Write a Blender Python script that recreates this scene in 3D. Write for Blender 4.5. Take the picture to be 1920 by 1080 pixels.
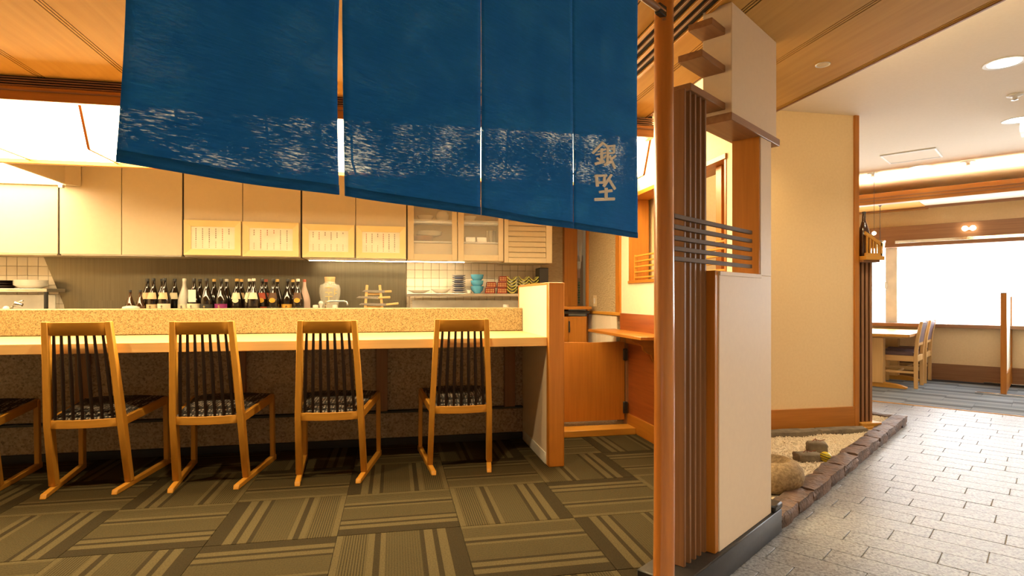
import bpy, bmesh, math, random
from mathutils import Vector, Matrix
random.seed(7)
R = math.radians
for o in list(bpy.data.objects): bpy.data.objects.remove(o)
SC = bpy.context.scene
COL = SC.collection

# ------------------------------------------------------------------ camera
cd = bpy.data.cameras.new('camera'); cam = bpy.data.objects.new('camera', cd); COL.objects.link(cam)
cam.location = (0, 0, 1.0); cam.rotation_euler = (R(90), 0, R(-11.45))
cd.sensor_width = 36; cd.lens = 36 * 1091 / 1920; cd.shift_y = 20 / 1920; cd.clip_start = .02
SC.camera = cam
# ------------------------------------------------------------------ world, exposure
w = bpy.data.worlds.new('world'); SC.world = w; w.use_nodes = True
w.node_tree.nodes['Background'].inputs[0].default_value = (.86, .93, 1, 1)
w.node_tree.nodes['Background'].inputs[1].default_value = 1.0
SC.view_settings.view_transform = 'Standard'; SC.view_settings.look = 'None'
SC.view_settings.gamma = 1; SC.view_settings.use_curve_mapping = False
SC.view_settings.exposure = 0.0
WARM = (1, .73, .36); WARMW = (1, .77, .48); DAY = (.94, .97, 1)
E_BOX, E_WIN, E_COVE, E_UNDER, E_HOOD = 28.0, 11.8, 80.0, 55.0, 14.0
SEAT_W, HALL_W = 85, 58          # watts of the recessed lamps over the seats / over the hall

# ------------------------------------------------------------------ frames
BR = R(35.5)                       # the hall (screen, garden, pavers) is turned by this against the counter room
BU = Vector((math.cos(BR), math.sin(BR), 0)); BV = Vector((-math.sin(BR), math.cos(BR), 0))
def b2w(u, v, z=0): return BU * u + BV * v + Vector((0, 0, z))

# ------------------------------------------------------------------ materials
MATS = {}
def nt(name):
    m = bpy.data.materials.new(name); m.use_nodes = True
    t = m.node_tree; p = t.nodes['Principled BSDF']; MATS[name] = m
    return m, t, p
def N(t, typ, **k):
    n = t.nodes.new(typ)
    for a, b in k.items():
        if a in n.inputs: n.inputs[a].default_value = b
        else: setattr(n, a, b)
    return n
def ramp(t, stops, interp='LINEAR'):
    n = t.nodes.new('ShaderNodeValToRGB'); r = n.color_ramp; r.interpolation = interp
    while len(r.elements) < len(stops): r.elements.new(.5)
    for e, (p, c) in zip(r.elements, stops): e.position = p; e.color = (*c, 1)
    return n
def coords(t, sc=(1, 1, 1), src='Object'):
    tc = N(t, 'ShaderNodeTexCoord'); mp = N(t, 'ShaderNodeMapping'); mp.inputs['Scale'].default_value = sc
    t.links.new(tc.outputs[src], mp.inputs['Vector']); return mp.outputs['Vector']
def mat(name, c, c2=None, rough=.5, scale=8, stretch=(1, 1, 1), bump=0, bscale=None, metal=0, spec=.5, detail=4, coat=0, lo=.35, hi=.65):
    m, t, p = nt(name)
    p.inputs['Roughness'].default_value = rough; p.inputs['Metallic'].default_value = metal
    p.inputs['Specular IOR Level'].default_value = spec; p.inputs['Coat Weight'].default_value = coat
    p.inputs['Coat Roughness'].default_value = .15
    c2 = c2 or tuple(x * .86 for x in c)
    v = coords(t, stretch); n = N(t, 'ShaderNodeTexNoise', Scale=scale, Detail=detail); t.links.new(v, n.inputs['Vector'])
    r = ramp(t, [(lo, c2), (hi, c)]); t.links.new(n.outputs[0], r.inputs[0]); t.links.new(r.outputs[0], p.inputs['Base Color'])
    if bump:
        n2 = n
        if bscale:
            n2 = N(t, 'ShaderNodeTexNoise', Scale=bscale, Detail=3); t.links.new(v, n2.inputs['Vector'])
        b = N(t, 'ShaderNodeBump', Strength=bump, Distance=.01); t.links.new(n2.outputs[0], b.inputs['Height']); t.links.new(b.outputs[0], p.inputs['Normal'])
    return m
def wood(name, c, c2, rough=.4, axis='z', scale=5, coat=0):
    s = {'x': (.6, 12, 12), 'y': (12, .6, 12), 'z': (12, 12, .6)}[axis]
    return mat(name, c, c2, rough, scale, s, bump=.04, coat=coat, detail=5, lo=.3, hi=.7)
def glow(name, c, s):
    m, t, p = nt(name)
    p.inputs['Base Color'].default_value = (.8, .8, .8, 1); p.inputs['Emission Color'].default_value = (*c, 1); p.inputs['Emission Strength'].default_value = s
    return m
def glassy(name, c, rough=.03, alpha=.15):
    m, t, p = nt(name); p.inputs['Base Color'].default_value = (*c, 1); p.inputs['Roughness'].default_value = rough; p.inputs['Alpha'].default_value = alpha
    return m

for ax in 'xyz':
    wood('honey_' + ax, (.60, .29, .038), (.51, .235, .026), .45, ax)
    wood('orange_' + ax, (.47, .178, .018), (.39, .138, .011), .42, ax, coat=.15)
    wood('brown_' + ax, (.30, .150, .068), (.235, .110, .048), .5, ax)
    wood('pale_' + ax, (.74, .48, .20), (.68, .42, .165), .4, ax)
wood('ceil_wood', (.61, .345, .082), (.54, .295, .066), .7, 'y', 3); MATS['ceil_wood'].node_tree.nodes['Principled BSDF'].inputs['Specular IOR Level'].default_value = .2
wood('bar_wood', (.13, .085, .056), (.085, .052, .034), .6, 'x'); MATS['bar_wood'].node_tree.nodes['Principled BSDF'].inputs['Specular IOR Level'].default_value = .25
wood('slat_wood', (.24, .115, .05), (.18, .082, .034), .45, 'z')
wood('red_wood', (.36, .10, .022), (.25, .06, .013), .28, 'y', 4, coat=.3)
wood('pole_wood', (.50, .175, .03), (.40, .135, .02), .28, 'z', 4, coat=.8)
mat('dark_spindle', (.016, .007, .005), rough=.4, spec=.3)
mat('dark_recess', (.02, .014, .01), rough=.9)
mat('cream_wall', (.80, .62, .37), (.77, .59, .345), .8, 60, bump=.02)
mat('cream_light', (.82, .70, .50), (.80, .675, .475), .75, 50, bump=.02)
mat('white_panel', (.76, .63, .49), (.74, .61, .475), .55, 40)
mat('cream_ceiling', (.78, .69, .56), (.76, .67, .54), .85, 60, bump=.02)
mat('white_paint', (.8, .8, .78), rough=.5)
mat('cabinet_face', (.56, .47, .32), (.545, .455, .31), .4, 30)
mat('cabinet_cream', (.62, .50, .32), (.60, .485, .31), .4, 30)
mat('tile_white', (.80, .72, .60), (.78, .70, .58), .2, 5)
mat('grout', (.45, .36, .26), rough=.9)
mat('steel_wall', (.20, .175, .125), (.17, .15, .105), .34, 6, (20, 20, .4), metal=.75)
mat('steel', (.62, .58, .52), rough=.28, metal=.9)
mat('chrome', (.8, .78, .74), rough=.1, metal=1)
mat('black_metal', (.02, .02, .02), rough=.35)
mat('black_plastic', (.018, .018, .02), rough=.4)
mat('white_ceramic', (.82, .79, .72), rough=.15)
mat('blue_ceramic', (.13, .15, .25), rough=.2); mat('grey_ceramic', (.42, .42, .44), rough=.2)
mat('turquoise', (.09, .36, .58), rough=.25)
mat('leaf_green', (.52, .48, .10), rough=.3)
mat('leaf_dark', (.09, .10, .02), rough=.3)
mat('lacquer_red', (.28, .03, .015), (.20, .02, .01), rough=.2)
mat('gold_print', (.70, .52, .22), rough=.35)
mat('paper', (.86, .82, .70), rough=.9)
mat('ink', (.10, .06, .04), rough=.9); mat('red_ink', (.45, .08, .04), rough=.9); mat('pale_ink', (.5, .45, .33), rough=.9)
mat('frame_wood', (.78, .62, .30), (.74, .57, .26), .4, 6)
mat('plaster_wave', (.46, .36, .22), (.40, .31, .185), .8, 26, (1, 1, 3.2), bump=1.0, detail=2)
mat('purple_seat', (.16, .10, .12), rough=.55)
mat('letter_white', (.88, .84, .76), rough=.9)
mat('black_stone', (.026, .024, .023), (.016, .015, .015), .38, 60, spec=.3)
mat('curb_stone', (.16, .090, .058), (.06, .036, .026), .6, 14, bump=.9, bscale=40)
mat('rock', (.22, .18, .12), (.12, .095, .065), .8, 12, bump=.6, bscale=45)
mat('basin_stone', (.33, .235, .125), (.19, .125, .06), .85, 70, bump=.5)
mat('gravel', (.84, .74, .56), (.66, .55, .38), .9, 130, bump=.6)
mat('yellow_glaze', (.62, .50, .03), rough=.2)
mat('twig', (.22, .05, .02), rough=.6)
mat('cord_black', (.03, .03, .03), rough=.4)
mat('bottle_glass', (.016, .010, .007), rough=.06, spec=.7)
mat('bottle_brown', (.06, .022, .008), rough=.06, spec=.7)
mat('foil_white', (.62, .58, .50), rough=.45); mat('foil_pink', (.50, .36, .30), rough=.5)
for n_, c_ in dict(cream=(.78, .70, .50), peach=(.72, .50, .28), black=(.03, .03, .028), magenta=(.28, .02, .16), redl=(.42, .07, .03), amber=(.72, .38, .04), brownl=(.12, .06, .03)).items():
    mat('label_' + n_, c_, rough=.7)
mat('cap_black', (.03, .03, .03), rough=.4); mat('cap_gold', (.62, .38, .10), rough=.35); mat('cap_white', (.75, .70, .60), rough=.5); mat('cap_red', (.4, .08, .04), rough=.5)
mat('cork', (.52, .33, .15), rough=.8)
glassy('clear_glass', (.9, .9, .86), .04, .16); glassy('jar_glass', (.75, .72, .62), .05, .35)
mat('knife_blade', (.7, .66, .6), rough=.25, metal=.8)
mat('button_green', (.05, .16, .10), rough=.4); mat('button_red', (.5, .02, .02), rough=.4)
glow('box_glow', (1, .78, .42), E_BOX); glow('beam_glow', (1, .84, .58), 260); glow('window_glow', DAY, E_WIN); glow('cove_glow', (1, .72, .36), E_COVE)
glow('under_glow', (1, .76, .42), E_UNDER); glow('hood_glow', (1, .76, .44), E_HOOD)
glow('bulb_glow', (1, .80, .50), 14); glow('lamp_white', (1, .93, .82), 8); glow('dim_lamp', (1, .86, .66), 2.0)
# granite of the counter: warm speckle
def granite(name, a, b, c, rough, sc):
    m, t, p = nt(name); v = coords(t)
    n1 = N(t, 'ShaderNodeTexVoronoi', Scale=sc); n2 = N(t, 'ShaderNodeTexNoise', Scale=sc * .9, Detail=6, Roughness=.75)
    t.links.new(v, n1.inputs['Vector']); t.links.new(v, n2.inputs['Vector'])
    mx = N(t, 'ShaderNodeMath', operation='ADD'); t.links.new(n2.outputs[0], mx.inputs[0])
    sp = N(t, 'ShaderNodeSeparateColor'); t.links.new(n1.outputs['Color'], sp.inputs[0])
    ms = N(t, 'ShaderNodeMath', operation='MULTIPLY'); ms.inputs[1].default_value = .30; t.links.new(sp.outputs[0], ms.inputs[0])
    t.links.new(ms.outputs[0], mx.inputs[1])
    r = ramp(t, [(.40, a), (.58, b), (.78, c)]); t.links.new(mx.outputs[0], r.inputs[0]); t.links.new(r.outputs[0], p.inputs['Base Color'])
    p.inputs['Roughness'].default_value = rough
    bp = N(t, 'ShaderNodeBump', Strength=.25, Distance=.004); t.links.new(n2.outputs[0], bp.inputs['Height']); t.links.new(bp.outputs[0], p.inputs['Normal'])
    return m
granite('granite_warm', (.06, .042, .016), (.25, .19, .085), (.38, .31, .165), .4, 170)
granite('granite_dark', (.13, .085, .055), (.32, .23, .15), (.44, .33, .23), .5, 95)
granite('paver_stone', (.070, .072, .077), (.195, .202, .214), (.30, .308, .325), .36, 120); MATS['paver_stone'].node_tree.nodes['Principled BSDF'].inputs['Specular IOR Level'].default_value = .32
# striped carpet tile: stripes run along local y
def carpet(name, dark, mid, light, bluish=False):
    m, t, p = nt(name); p.inputs['Roughness'].default_value = .95; p.inputs['Specular IOR Level'].default_value = .1
    tc = N(t, 'ShaderNodeTexCoord'); sx = N(t, 'ShaderNodeSeparateXYZ'); t.links.new(tc.outputs['Object'], sx.inputs[0])
    ma = N(t, 'ShaderNodeMath', operation='MULTIPLY_ADD'); ma.inputs[1].default_value = 1 / .52; ma.inputs[2].default_value = .5; t.links.new(sx.outputs[0], ma.inputs[0])
    if bluish: st = [(0, mid), (.30, light), (.42, mid), (.62, dark), (.74, light), (.9, mid)]
    else: st = [(0, light), (.05, mid), (.25, light), (.30, dark), (.345, light), (.385, mid), (.655, dark), (.69, light), (.76, dark), (.80, light), (.87, dark)]
    r = ramp(t, st, 'CONSTANT' if not bluish else 'LINEAR'); t.links.new(ma.outputs[0], r.inputs[0])
    ri = N(t, 'ShaderNodeMath', operation='MULTIPLY'); ri.inputs[1].default_value = 2 * math.pi / .0105; t.links.new(sx.outputs[0], ri.inputs[0])
    si = N(t, 'ShaderNodeMath', operation='SINE'); t.links.new(ri.outputs[0], si.inputs[0])
    no = N(t, 'ShaderNodeTexNoise', Scale=170, Detail=3); t.links.new(tc.outputs['Object'], no.inputs['Vector'])
    msk = ramp(t, [(0, (0, 0, 0)), (.05, (1, 1, 1)), (.25, (0, 0, 0)), (.385, (.3, .3, .3)), (.655, (0, 0, 0))], 'CONSTANT'); t.links.new(ma.outputs[0], msk.inputs[0])
    m1 = N(t, 'ShaderNodeMath', operation='MULTIPLY'); t.links.new(si.outputs[0], m1.inputs[0]); t.links.new(msk.outputs[0], m1.inputs[1])
    m2 = N(t, 'ShaderNodeMath', operation='MULTIPLY_ADD'); m2.inputs[1].default_value = 0 if bluish else .42; m2.inputs[2].default_value = .45; t.links.new(m1.outputs[0], m2.inputs[0])
    m3 = N(t, 'ShaderNodeMath', operation='ADD'); t.links.new(m2.outputs[0], m3.inputs[0]); t.links.new(no.outputs[0], m3.inputs[1])
    vm = N(t, 'ShaderNodeVectorMath', operation='SCALE'); t.links.new(r.outputs[0], vm.inputs[0]); t.links.new(m3.outputs[0], vm.inputs['Scale']); t.links.new(vm.outputs[0], p.inputs['Base Color'])
    b = N(t, 'ShaderNodeBump', Strength=.5, Distance=.004); t.links.new(no.outputs[0], b.inputs['Height']); t.links.new(b.outputs[0], p.inputs['Normal'])
carpet('carpet_olive', (.026, .019, .0085), (.048, .037, .0165), (.072, .056, .026))
carpet('carpet_blue', (.08, .09, .105), (.16, .185, .215), (.24, .27, .30), True)
# woven seat cover: small pale flecks on near black
m, t, p = nt('seat_fabric'); p.inputs['Roughness'].default_value = .8
v = coords(t, (1, 1, 1)); ck = N(t, 'ShaderNodeTexVoronoi', Scale=62); ck.inputs['Randomness'].default_value = .25; t.links.new(v, ck.inputs['Vector'])
r = ramp(t, [(.24, (.42, .39, .36)), (.42, (.026, .024, .026))]); t.links.new(ck.outputs['Distance'], r.inputs[0]); t.links.new(r.outputs[0], p.inputs['Base Color'])
# noren cloth: indigo slub linen, loosely woven so that light passes between the threads
m, t, p = nt('indigo_cloth'); p.inputs['Roughness'].default_value = .85; p.inputs['Specular IOR Level'].default_value = .15
v = coords(t, (2.2, 2.2, 26)); n1 = N(t, 'ShaderNodeTexNoise', Scale=9, Detail=6, Roughness=.7); t.links.new(v, n1.inputs['Vector'])
r = ramp(t, [(.35, (.011, .125, .40)), (.62, (.022, .195, .56)), (.76, (.050, .26, .62))]); t.links.new(n1.outputs[0], r.inputs[0]); t.links.new(r.outputs[0], p.inputs['Base Color'])
v2 = coords(t, (9, 9, 62)); n2 = N(t, 'ShaderNodeTexNoise', Scale=7, Detail=5, Roughness=.75); t.links.new(v2, n2.inputs['Vector'])
v3 = coords(t, (1, 1, 1.3)); n3 = N(t, 'ShaderNodeTexNoise', Scale=9, Detail=2); t.links.new(v3, n3.inputs['Vector'])
ad = N(t, 'ShaderNodeMath', operation='MULTIPLY_ADD'); ad.inputs[1].default_value = .5; t.links.new(n3.outputs[0], ad.inputs[0]); t.links.new(n2.outputs[0], ad.inputs[2])
mr = N(t, 'ShaderNodeMapRange'); t.links.new(ad.outputs[0], mr.inputs['Value'])
for k_, x_ in (('From Min', .74), ('From Max', .96), ('To Min', 0.0), ('To Max', .17)): mr.inputs[k_].default_value = x_
tr = N(t, 'ShaderNodeBsdfTransparent'); tl = N(t, 'ShaderNodeBsdfTranslucent'); tl.inputs[0].default_value = (.03, .25, .62, 1)
mx1 = N(t, 'ShaderNodeMixShader'); mx1.inputs[0].default_value = .42; mx2 = N(t, 'ShaderNodeMixShader')
t.links.new(p.outputs[0], mx1.inputs[1]); t.links.new(tl.outputs[0], mx1.inputs[2]); t.links.new(mr.outputs[0], mx2.inputs[0])
t.links.new(mx1.outputs[0], mx2.inputs[1]); t.links.new(tr.outputs[0], mx2.inputs[2]); t.links.new(mx2.outputs[0], t.nodes['Material Output'].inputs[0])
b = N(t, 'ShaderNodeBump', Strength=.25, Distance=.003); t.links.new(n1.outputs[0], b.inputs['Height']); t.links.new(b.outputs[0], p.inputs['Normal'])
mat('indigo_hem', (.011, .098, .27), (.007, .070, .20), .85, 40)

# ------------------------------------------------------------------ mesh building
class MB:
    def __init__(s): s.v = []; s.f = []
    def add(s, vs, fs):
        n = len(s.v); s.v += [tuple(q) for q in vs]; s.f += [tuple(i + n for i in f) for f in fs]; return s
    def hexa(s, q):
        return s.add(q, [(3, 2, 1, 0), (4, 5, 6, 7), (0, 1, 5, 4), (1, 2, 6, 5), (2, 3, 7, 6), (3, 0, 4, 7)])
    def box(s, x0, x1, y0, y1, z0, z1):
        return s.hexa([(x0, y0, z0), (x1, y0, z0), (x1, y1, z0), (x0, y1, z0), (x0, y0, z1), (x1, y0, z1), (x1, y1, z1), (x0, y1, z1)])
    def prism(s, pts, a, b, axis='z'):
        mk = {'z': lambda p, h: (p[0], p[1], h), 'y': lambda p, h: (p[0], h, p[1]), 'x': lambda p, h: (h, p[0], p[1])}[axis]
        n = len(pts)
        return s.add([mk(p, a) for p in pts] + [mk(p, b) for p in pts],
                     [tuple(range(n))[::-1], tuple(range(n, 2 * n))] + [(i, (i + 1) % n, n + (i + 1) % n, n + i) for i in range(n)])
    def tube(s, pts, r, n=8):
        pts = [Vector(q) for q in pts]; rs = r if isinstance(r, (list, tuple)) else [r] * len(pts); rings = []
        for i, q in enumerate(pts):
            d = (pts[min(i + 1, len(pts) - 1)] - pts[max(i - 1, 0)]).normalized()
            a = d.cross(Vector((0, 0, 1)) if abs(d.z) < .95 else Vector((1, 0, 0))).normalized(); b = d.cross(a)
            rings.append([q + (a * math.cos(2 * math.pi * k / n) + b * math.sin(2 * math.pi * k / n)) * rs[i] for k in range(n)])
        m = len(rings); fs = [tuple(range(n))[::-1], tuple(range((m - 1) * n, m * n))]
        for i in range(m - 1):
            for k in range(n): fs.append((i * n + k, i * n + (k + 1) % n, (i + 1) * n + (k + 1) % n, (i + 1) * n + k))
        return s.add([q for rg in rings for q in rg], fs)
    def lathe(s, prof, c=(0, 0, 0), n=20):
        vs = []; fs = []
        for (r, z) in prof:
            for k in range(n):
                a = 2 * math.pi * k / n; vs.append((c[0] + r * math.cos(a), c[1] + r * math.sin(a), c[2] + z))
        m = len(prof)
        for i in range(m - 1):
            for k in range(n): fs.append((i * n + k, i * n + (k + 1) % n, (i + 1) * n + (k + 1) % n, (i + 1) * n + k))
        fs += [tuple(range(n))[::-1], tuple(range((m - 1) * n, m * n))]
        return s.add(vs, fs)
    def beam(s, a, b, w, h, up=(0, 0, 1)):      # box from a to b, width across, height along up
        a = Vector(a); b = Vector(b); d = (b - a).normalized(); up = Vector(up); x = d.cross(up).normalized() * w / 2; y = x.cross(d).normalized() * h / 2
        return s.hexa([a - x - y, a + x - y, b + x - y, b - x - y, a - x + y, a + x + y, b + x + y, b - x + y])
def mesh(mb, name, m, org=(0, 0, 0), bev=0, seg=1, smooth=None):
    me = bpy.data.meshes.new(name); ox, oy, oz = org
    me.from_pydata([(x - ox, y - oy, z - oz) for x, y, z in mb.v], [], mb.f)
    bm = bmesh.new(); bm.from_mesh(me); bmesh.ops.recalc_face_normals(bm, faces=bm.faces)
    if bev:
        es = [e for e in bm.edges if len(e.link_faces) == 2 and e.calc_face_angle(0) > .5]
        bmesh.ops.bevel(bm, geom=es, offset=bev, segments=seg, affect='EDGES', clamp_overlap=True)
    bm.to_mesh(me); bm.free()
    if smooth is None: smooth = 40
    if smooth:
        me.shade_smooth(); me.set_sharp_from_angle(angle=R(smooth))
    me.materials.append(MATS[m]); return me
class Thing:
    """an Empty at the thing's base; parts are given in the coordinates of the frame it stands in"""
    def __init__(s, name, label, cat, org=(0, 0, 0), frame='A', rz=0, group=None, local=False, kind=None):
        o = bpy.data.objects.new(name, None); COL.objects.link(o); o.empty_display_size = .1
        o.location = b2w(*org) if frame == 'B' else org; o.rotation_euler = (0, 0, (BR if frame == 'B' else 0) + rz)
        if kind: o['kind'] = kind
        if label: o['label'] = label
        if cat: o['category'] = cat
        if group: o['group'] = group
        s.o = o; s.org = (0, 0, 0) if local else org
    def part(s, name, mb, m, bev=0, under=None, seg=1, smooth=None, label=None, pivot=None):
        piv = pivot or s.org
        ob = bpy.data.objects.new(name, mesh(mb, name, m, piv, bev, seg, smooth)); COL.objects.link(ob)
        ob.parent = under or s.o
        if pivot:
            off = Vector(pivot) - Vector(s.org); ob.location = off if not under else off - under.location
        elif under: ob.location = -under.location
        if label: ob['label'] = label
        return ob
    def copy_part(s, ob, loc, rz=0, under=None):
        c = ob.copy(); COL.objects.link(c); c.parent = under or s.o; c.location = loc; c.rotation_euler = (0, 0, rz); return c
def solo(name, mb, m, label, cat, org=(0, 0, 0), frame='A', bev=0, group=None, kind=None, smooth=None, seg=1, rz=0, local=False):
    ob = bpy.data.objects.new(name, mesh(mb, name, m, (0, 0, 0) if local else org, bev, seg, smooth)); COL.objects.link(ob)
    ob.location = b2w(*org) if frame == 'B' else org; ob.rotation_euler = (0, 0, (BR if frame == 'B' else 0) + rz)
    if label: ob['label'] = label
    if cat: ob['category'] = cat
    if group: ob['group'] = group
    if kind: ob['kind'] = kind
    return ob
def struct(name, mb, m, frame='A', bev=0, org=(0, 0, 0), label=None, smooth=None):
    return solo(name, mb, m, label, None, org, frame, bev, None, 'structure', smooth)
def child(ob, name, mb, m, bev=0, org=(0, 0, 0), smooth=None):
    c = bpy.data.objects.new(name, mesh(mb, name, m, org, bev, 1, smooth)); COL.objects.link(c); c.parent = ob; c.location = Vector(org); return c
def dup_tree(o, parent=None):
    c = o.copy(); COL.objects.link(c); c.parent = parent
    for ch in list(o.children): dup_tree(ch, c)
    return c
B = lambda *a: MB().box(*a)

# ================================================================== STRUCTURE
# ---- counter-room floor: carpet tiles, cut at the entrance line
VF = .915
fl = struct('floor', MB().prism([(-3.6, -.3), (.1, 1.22), (1.60, 2.27), (1.98, 2.56), (1.98, 5.7), (-3.6, 5.7)], -.05, -.006), 'dark_recess')
TS = .52
proto_tile = mesh(B(-TS / 2 + .0008, TS / 2 - .0008, -TS / 2 + .0008, TS / 2 - .0008, -.0055, 0), 'carpet_tile', 'carpet_olive', bev=.0012)
for i in range(-7, 3):
    for j in range(-6, 3):
        cx, cy = .285 + TS * (i + .5), 3.07 + .522 * (j + .5)
        if cy > 4.2 or cx > 1.9: continue
        vs = [(-BU.y * (cx + a * TS / 2) + BU.x * (cy + b * TS / 2)) for a in (-1, 1) for b in (-1, 1)]
        if max(vs) < VF + .02: continue
        me = proto_tile; rot = 0 if (i + j) % 2 else R(90)
        if random.random() < .5: rot += R(180)
        if min(vs) < VF:
            me = proto_tile.copy(); bm = bmesh.new(); bm.from_mesh(me)
            nrm = Matrix.Rotation(-rot, 3, 'Z') @ BV; pt = Matrix.Rotation(-rot, 3, 'Z') @ (BV * VF - Vector((cx, cy, 0)))
            bmesh.ops.bisect_plane(bm, geom=bm.verts[:] + bm.edges[:] + bm.faces[:], plane_co=pt, plane_no=-nrm, clear_outer=True)
            bm.to_mesh(me); bm.free()
        c = bpy.data.objects.new('carpet_tile', me); COL.objects.link(c); c.parent = fl; c.location = (cx, cy, 0); c.rotation_euler = (0, 0, rot)
# ---- hall floor: stone pavers .132 x .32 in running bond
fc = struct('floor_corridor', MB().prism([(-3.2, -1.9), (6.57, -1.9), (6.57, 2.6), (5.2, 2.6), (5.0, .86), (2.4, .90), (-3.2, .90)], -.05, -.006), 'grout', 'B')
PW, PL = .1325, .32
pav = mesh(B(-PW / 2 + .0014, PW / 2 - .0014, -PL / 2 + .0014, PL / 2 - .0014, -.01, 0), 'paver', 'paver_stone', bev=.0015)
rest = MB()
def voff(k): return (.676 if k % 2 else .51) + (.04 * math.sin(k * 2.3))
k = 0
for k in range(-42, 32):
    u0 = 2.833 + PW * (k + .5)
    if u0 > 6.56 or u0 < -3.1: continue
    vmax = .885 if u0 < 5.45 else 2.5
    j = 0
    base = voff(k) % PL
    jj = -8
    while True:
        v0 = base + PL * jj; v1 = v0 + PL; jj += 1
        if v0 > vmax: break
        if v1 < -1.85: continue
        vis = u0 > 1.3 and v1 > -.12 and v0 < 1.6
        if v1 > vmax:
            q = B(u0 - PW / 2 + .0014, u0 + PW / 2 - .0014, v0 + .0014, vmax, -.01, 0)
            if vmax - v0 < .02: continue
            if vis: child(fc, 'paver', q, 'paver_stone', .0015, (u0, v0, 0))
            else: rest.add(q.v, q.f)
        elif vis:
            c = bpy.data.objects.new('paver', pav); COL.objects.link(c); c.parent = fc; c.location = (u0, (v0 + v1) / 2, random.uniform(-.0006, .0006))
            c.rotation_euler = (0, 0, math.pi if random.random() < .5 else 0)
        else:
            q = B(u0 - PW / 2 + .0014, u0 + PW / 2 - .0014, v0 + .0014, v1 - .0014, -.01, 0); rest.add(q.v, q.f)
c = child(fc, 'paver_field', rest, 'paver_stone'); c['kind'] = 'stuff'
struct('floor_garden', MB().prism([(1.5, 2.2), (1.9, 2.4), (4.2, 3.95), (3.9, 4.5), (3.2, 4.3), (1.9, 3.9)], -.05, -.004), 'grout')
# ---- dining floor
fd = struct('floor_dining', B(6.57, 9.0, -1.9, 2.75, -.05, -.006), 'dark_recess', 'B')
pt2 = mesh(B(-.2595, .2595, -.2595, .2595, -.0055, 0), 'carpet_tile', 'carpet_blue', bev=.001)
for i in range(5):
    for j in range(-4, 5):
        c = bpy.data.objects.new('carpet_tile', pt2); COL.objects.link(c); c.parent = fd
        c.location = (6.835 + .52 * i, .30 + .52 * j + (.26 if i % 2 else 0), 0); c.rotation_euler = (0, 0, R(180 * ((i * 3 + j) % 2)))
        if c.location.x > 8.86: bpy.data.objects.remove(c)
struct('trim_1', B(6.562, 6.578, -1.9, 2.6, -.005, .003), 'honey_y', 'B')

# ---- upper cream ceiling, wooden ceiling boards below it
struct('ceiling', MB().prism([(-3.6, -2.6), (3.5, -2.6), (9.2, 3.2), (9.2, 7.4), (4.0, 9.5), (3.3, 5.7), (-3.6, 5.7)], 2.36, 2.42), 'cream_ceiling')
cw = struct('ceiling_wood', B(-3.6, 1.44, -2.6, 3.28, 2.116, 2.13), 'dark_recess')
child(cw, 'backing', MB().prism([(1.44, -2.6), (2.15, -2.6), (2.15, 2.98), (1.44, 2.47)], 2.116, 2.13), 'dark_recess')
EX, YE = 1.495, 3.30
def yv(x, v=1.2): return (v + BU.y * x) / BU.x
xs = [.013 + .433 * k for k in range(-9, 6)]
for a, b_ in zip(xs[:-1], xs[1:]):
    a2, b2 = a + .0170, b_ - .0170
    if b_ > 2.18: b2 = 2.19
    if b2 <= EX: pts = [(a2, -2.6), (b2, -2.6), (b2, YE), (a2, YE)]
    elif a2 < EX: pts = [(a2, -2.6), (b2, -2.6), (b2, yv(b2)), (EX, yv(EX)), (EX, YE), (a2, YE)]
    else: pts = [(a2, -2.6), (b2, -2.6), (b2, yv(b2)), (a2, yv(a2))]
    child(cw, 'ceiling_board', MB().prism(pts, 2.10, 2.116), 'ceil_wood', 0, (a2, 0, 0))
    if b_ < 2.18:
        e = YE if b_ < EX else yv(b_)
        child(cw, 'groove_shade', B(b_ - .0169, b_ + .0169, -2.6, e, 2.1030, 2.116), 'dark_recess')  # shallow near-black inlay, paints the shade of a deeper groove
        for dx in (-.0070, .0070): child(cw, 'groove_strip', B(b_ + dx - .0042, b_ + dx + .0042, -2.6, e, 2.1005, 2.1029), 'ceil_wood')
child(cw, 'edge_fascia', B(2.19, 2.20, -2.6, 3.035, 2.095, 2.15), 'brown_y')
child(cw, 'edge_fascia', B(EX, EX + .008, yv(EX), YE, 2.095, 2.15), 'brown_y')
child(cw, 'edge_fascia', MB().beam((EX, yv(EX) + .004, 2.122), (2.20, yv(2.20) + .004, 2.122), .01, .054), 'brown_y')
for k in range(4):      # stepped slots between the boards and the lantern trough
    child(cw, 'slot_slat', B(-3.6, 1.55, 3.302, 3.312, 2.053 + .0125 * k, 2.059 + .0125 * k), 'brown_x')
child(cw, 'slot_backing', B(-3.6, 1.55, 3.322, 3.334, 2.050, 2.115), 'dark_recess')
child(cw, 'slot_lid', B(-3.6, 1.55, 3.31, 3.56, 2.116, 2.13), 'brown_x')
struct('ceiling_kitchen', B(-3.6, 1.77, 4.06, 5.7, 2.125, 2.16), 'cream_light')
struct('ceiling_kitchen_front', B(-3.6, 1.66, 3.46, 4.06, 2.125, 2.16), 'cream_light')
# dining soffit beyond the beam
sd = struct('ceiling_dining', B(7.62, 9.0, -1.9, 1.16, 2.13, 2.155), 'cream_ceiling', 'B')
child(sd, 'soffit_panel', B(7.62, 9.0, 1.16, 2.75, 2.12, 2.15), 'ceil_wood')
child(sd, 'soffit_edge', B(8.60, 8.615, -1.9, 2.75, 2.10, 2.13), 'brown_y')

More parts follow.
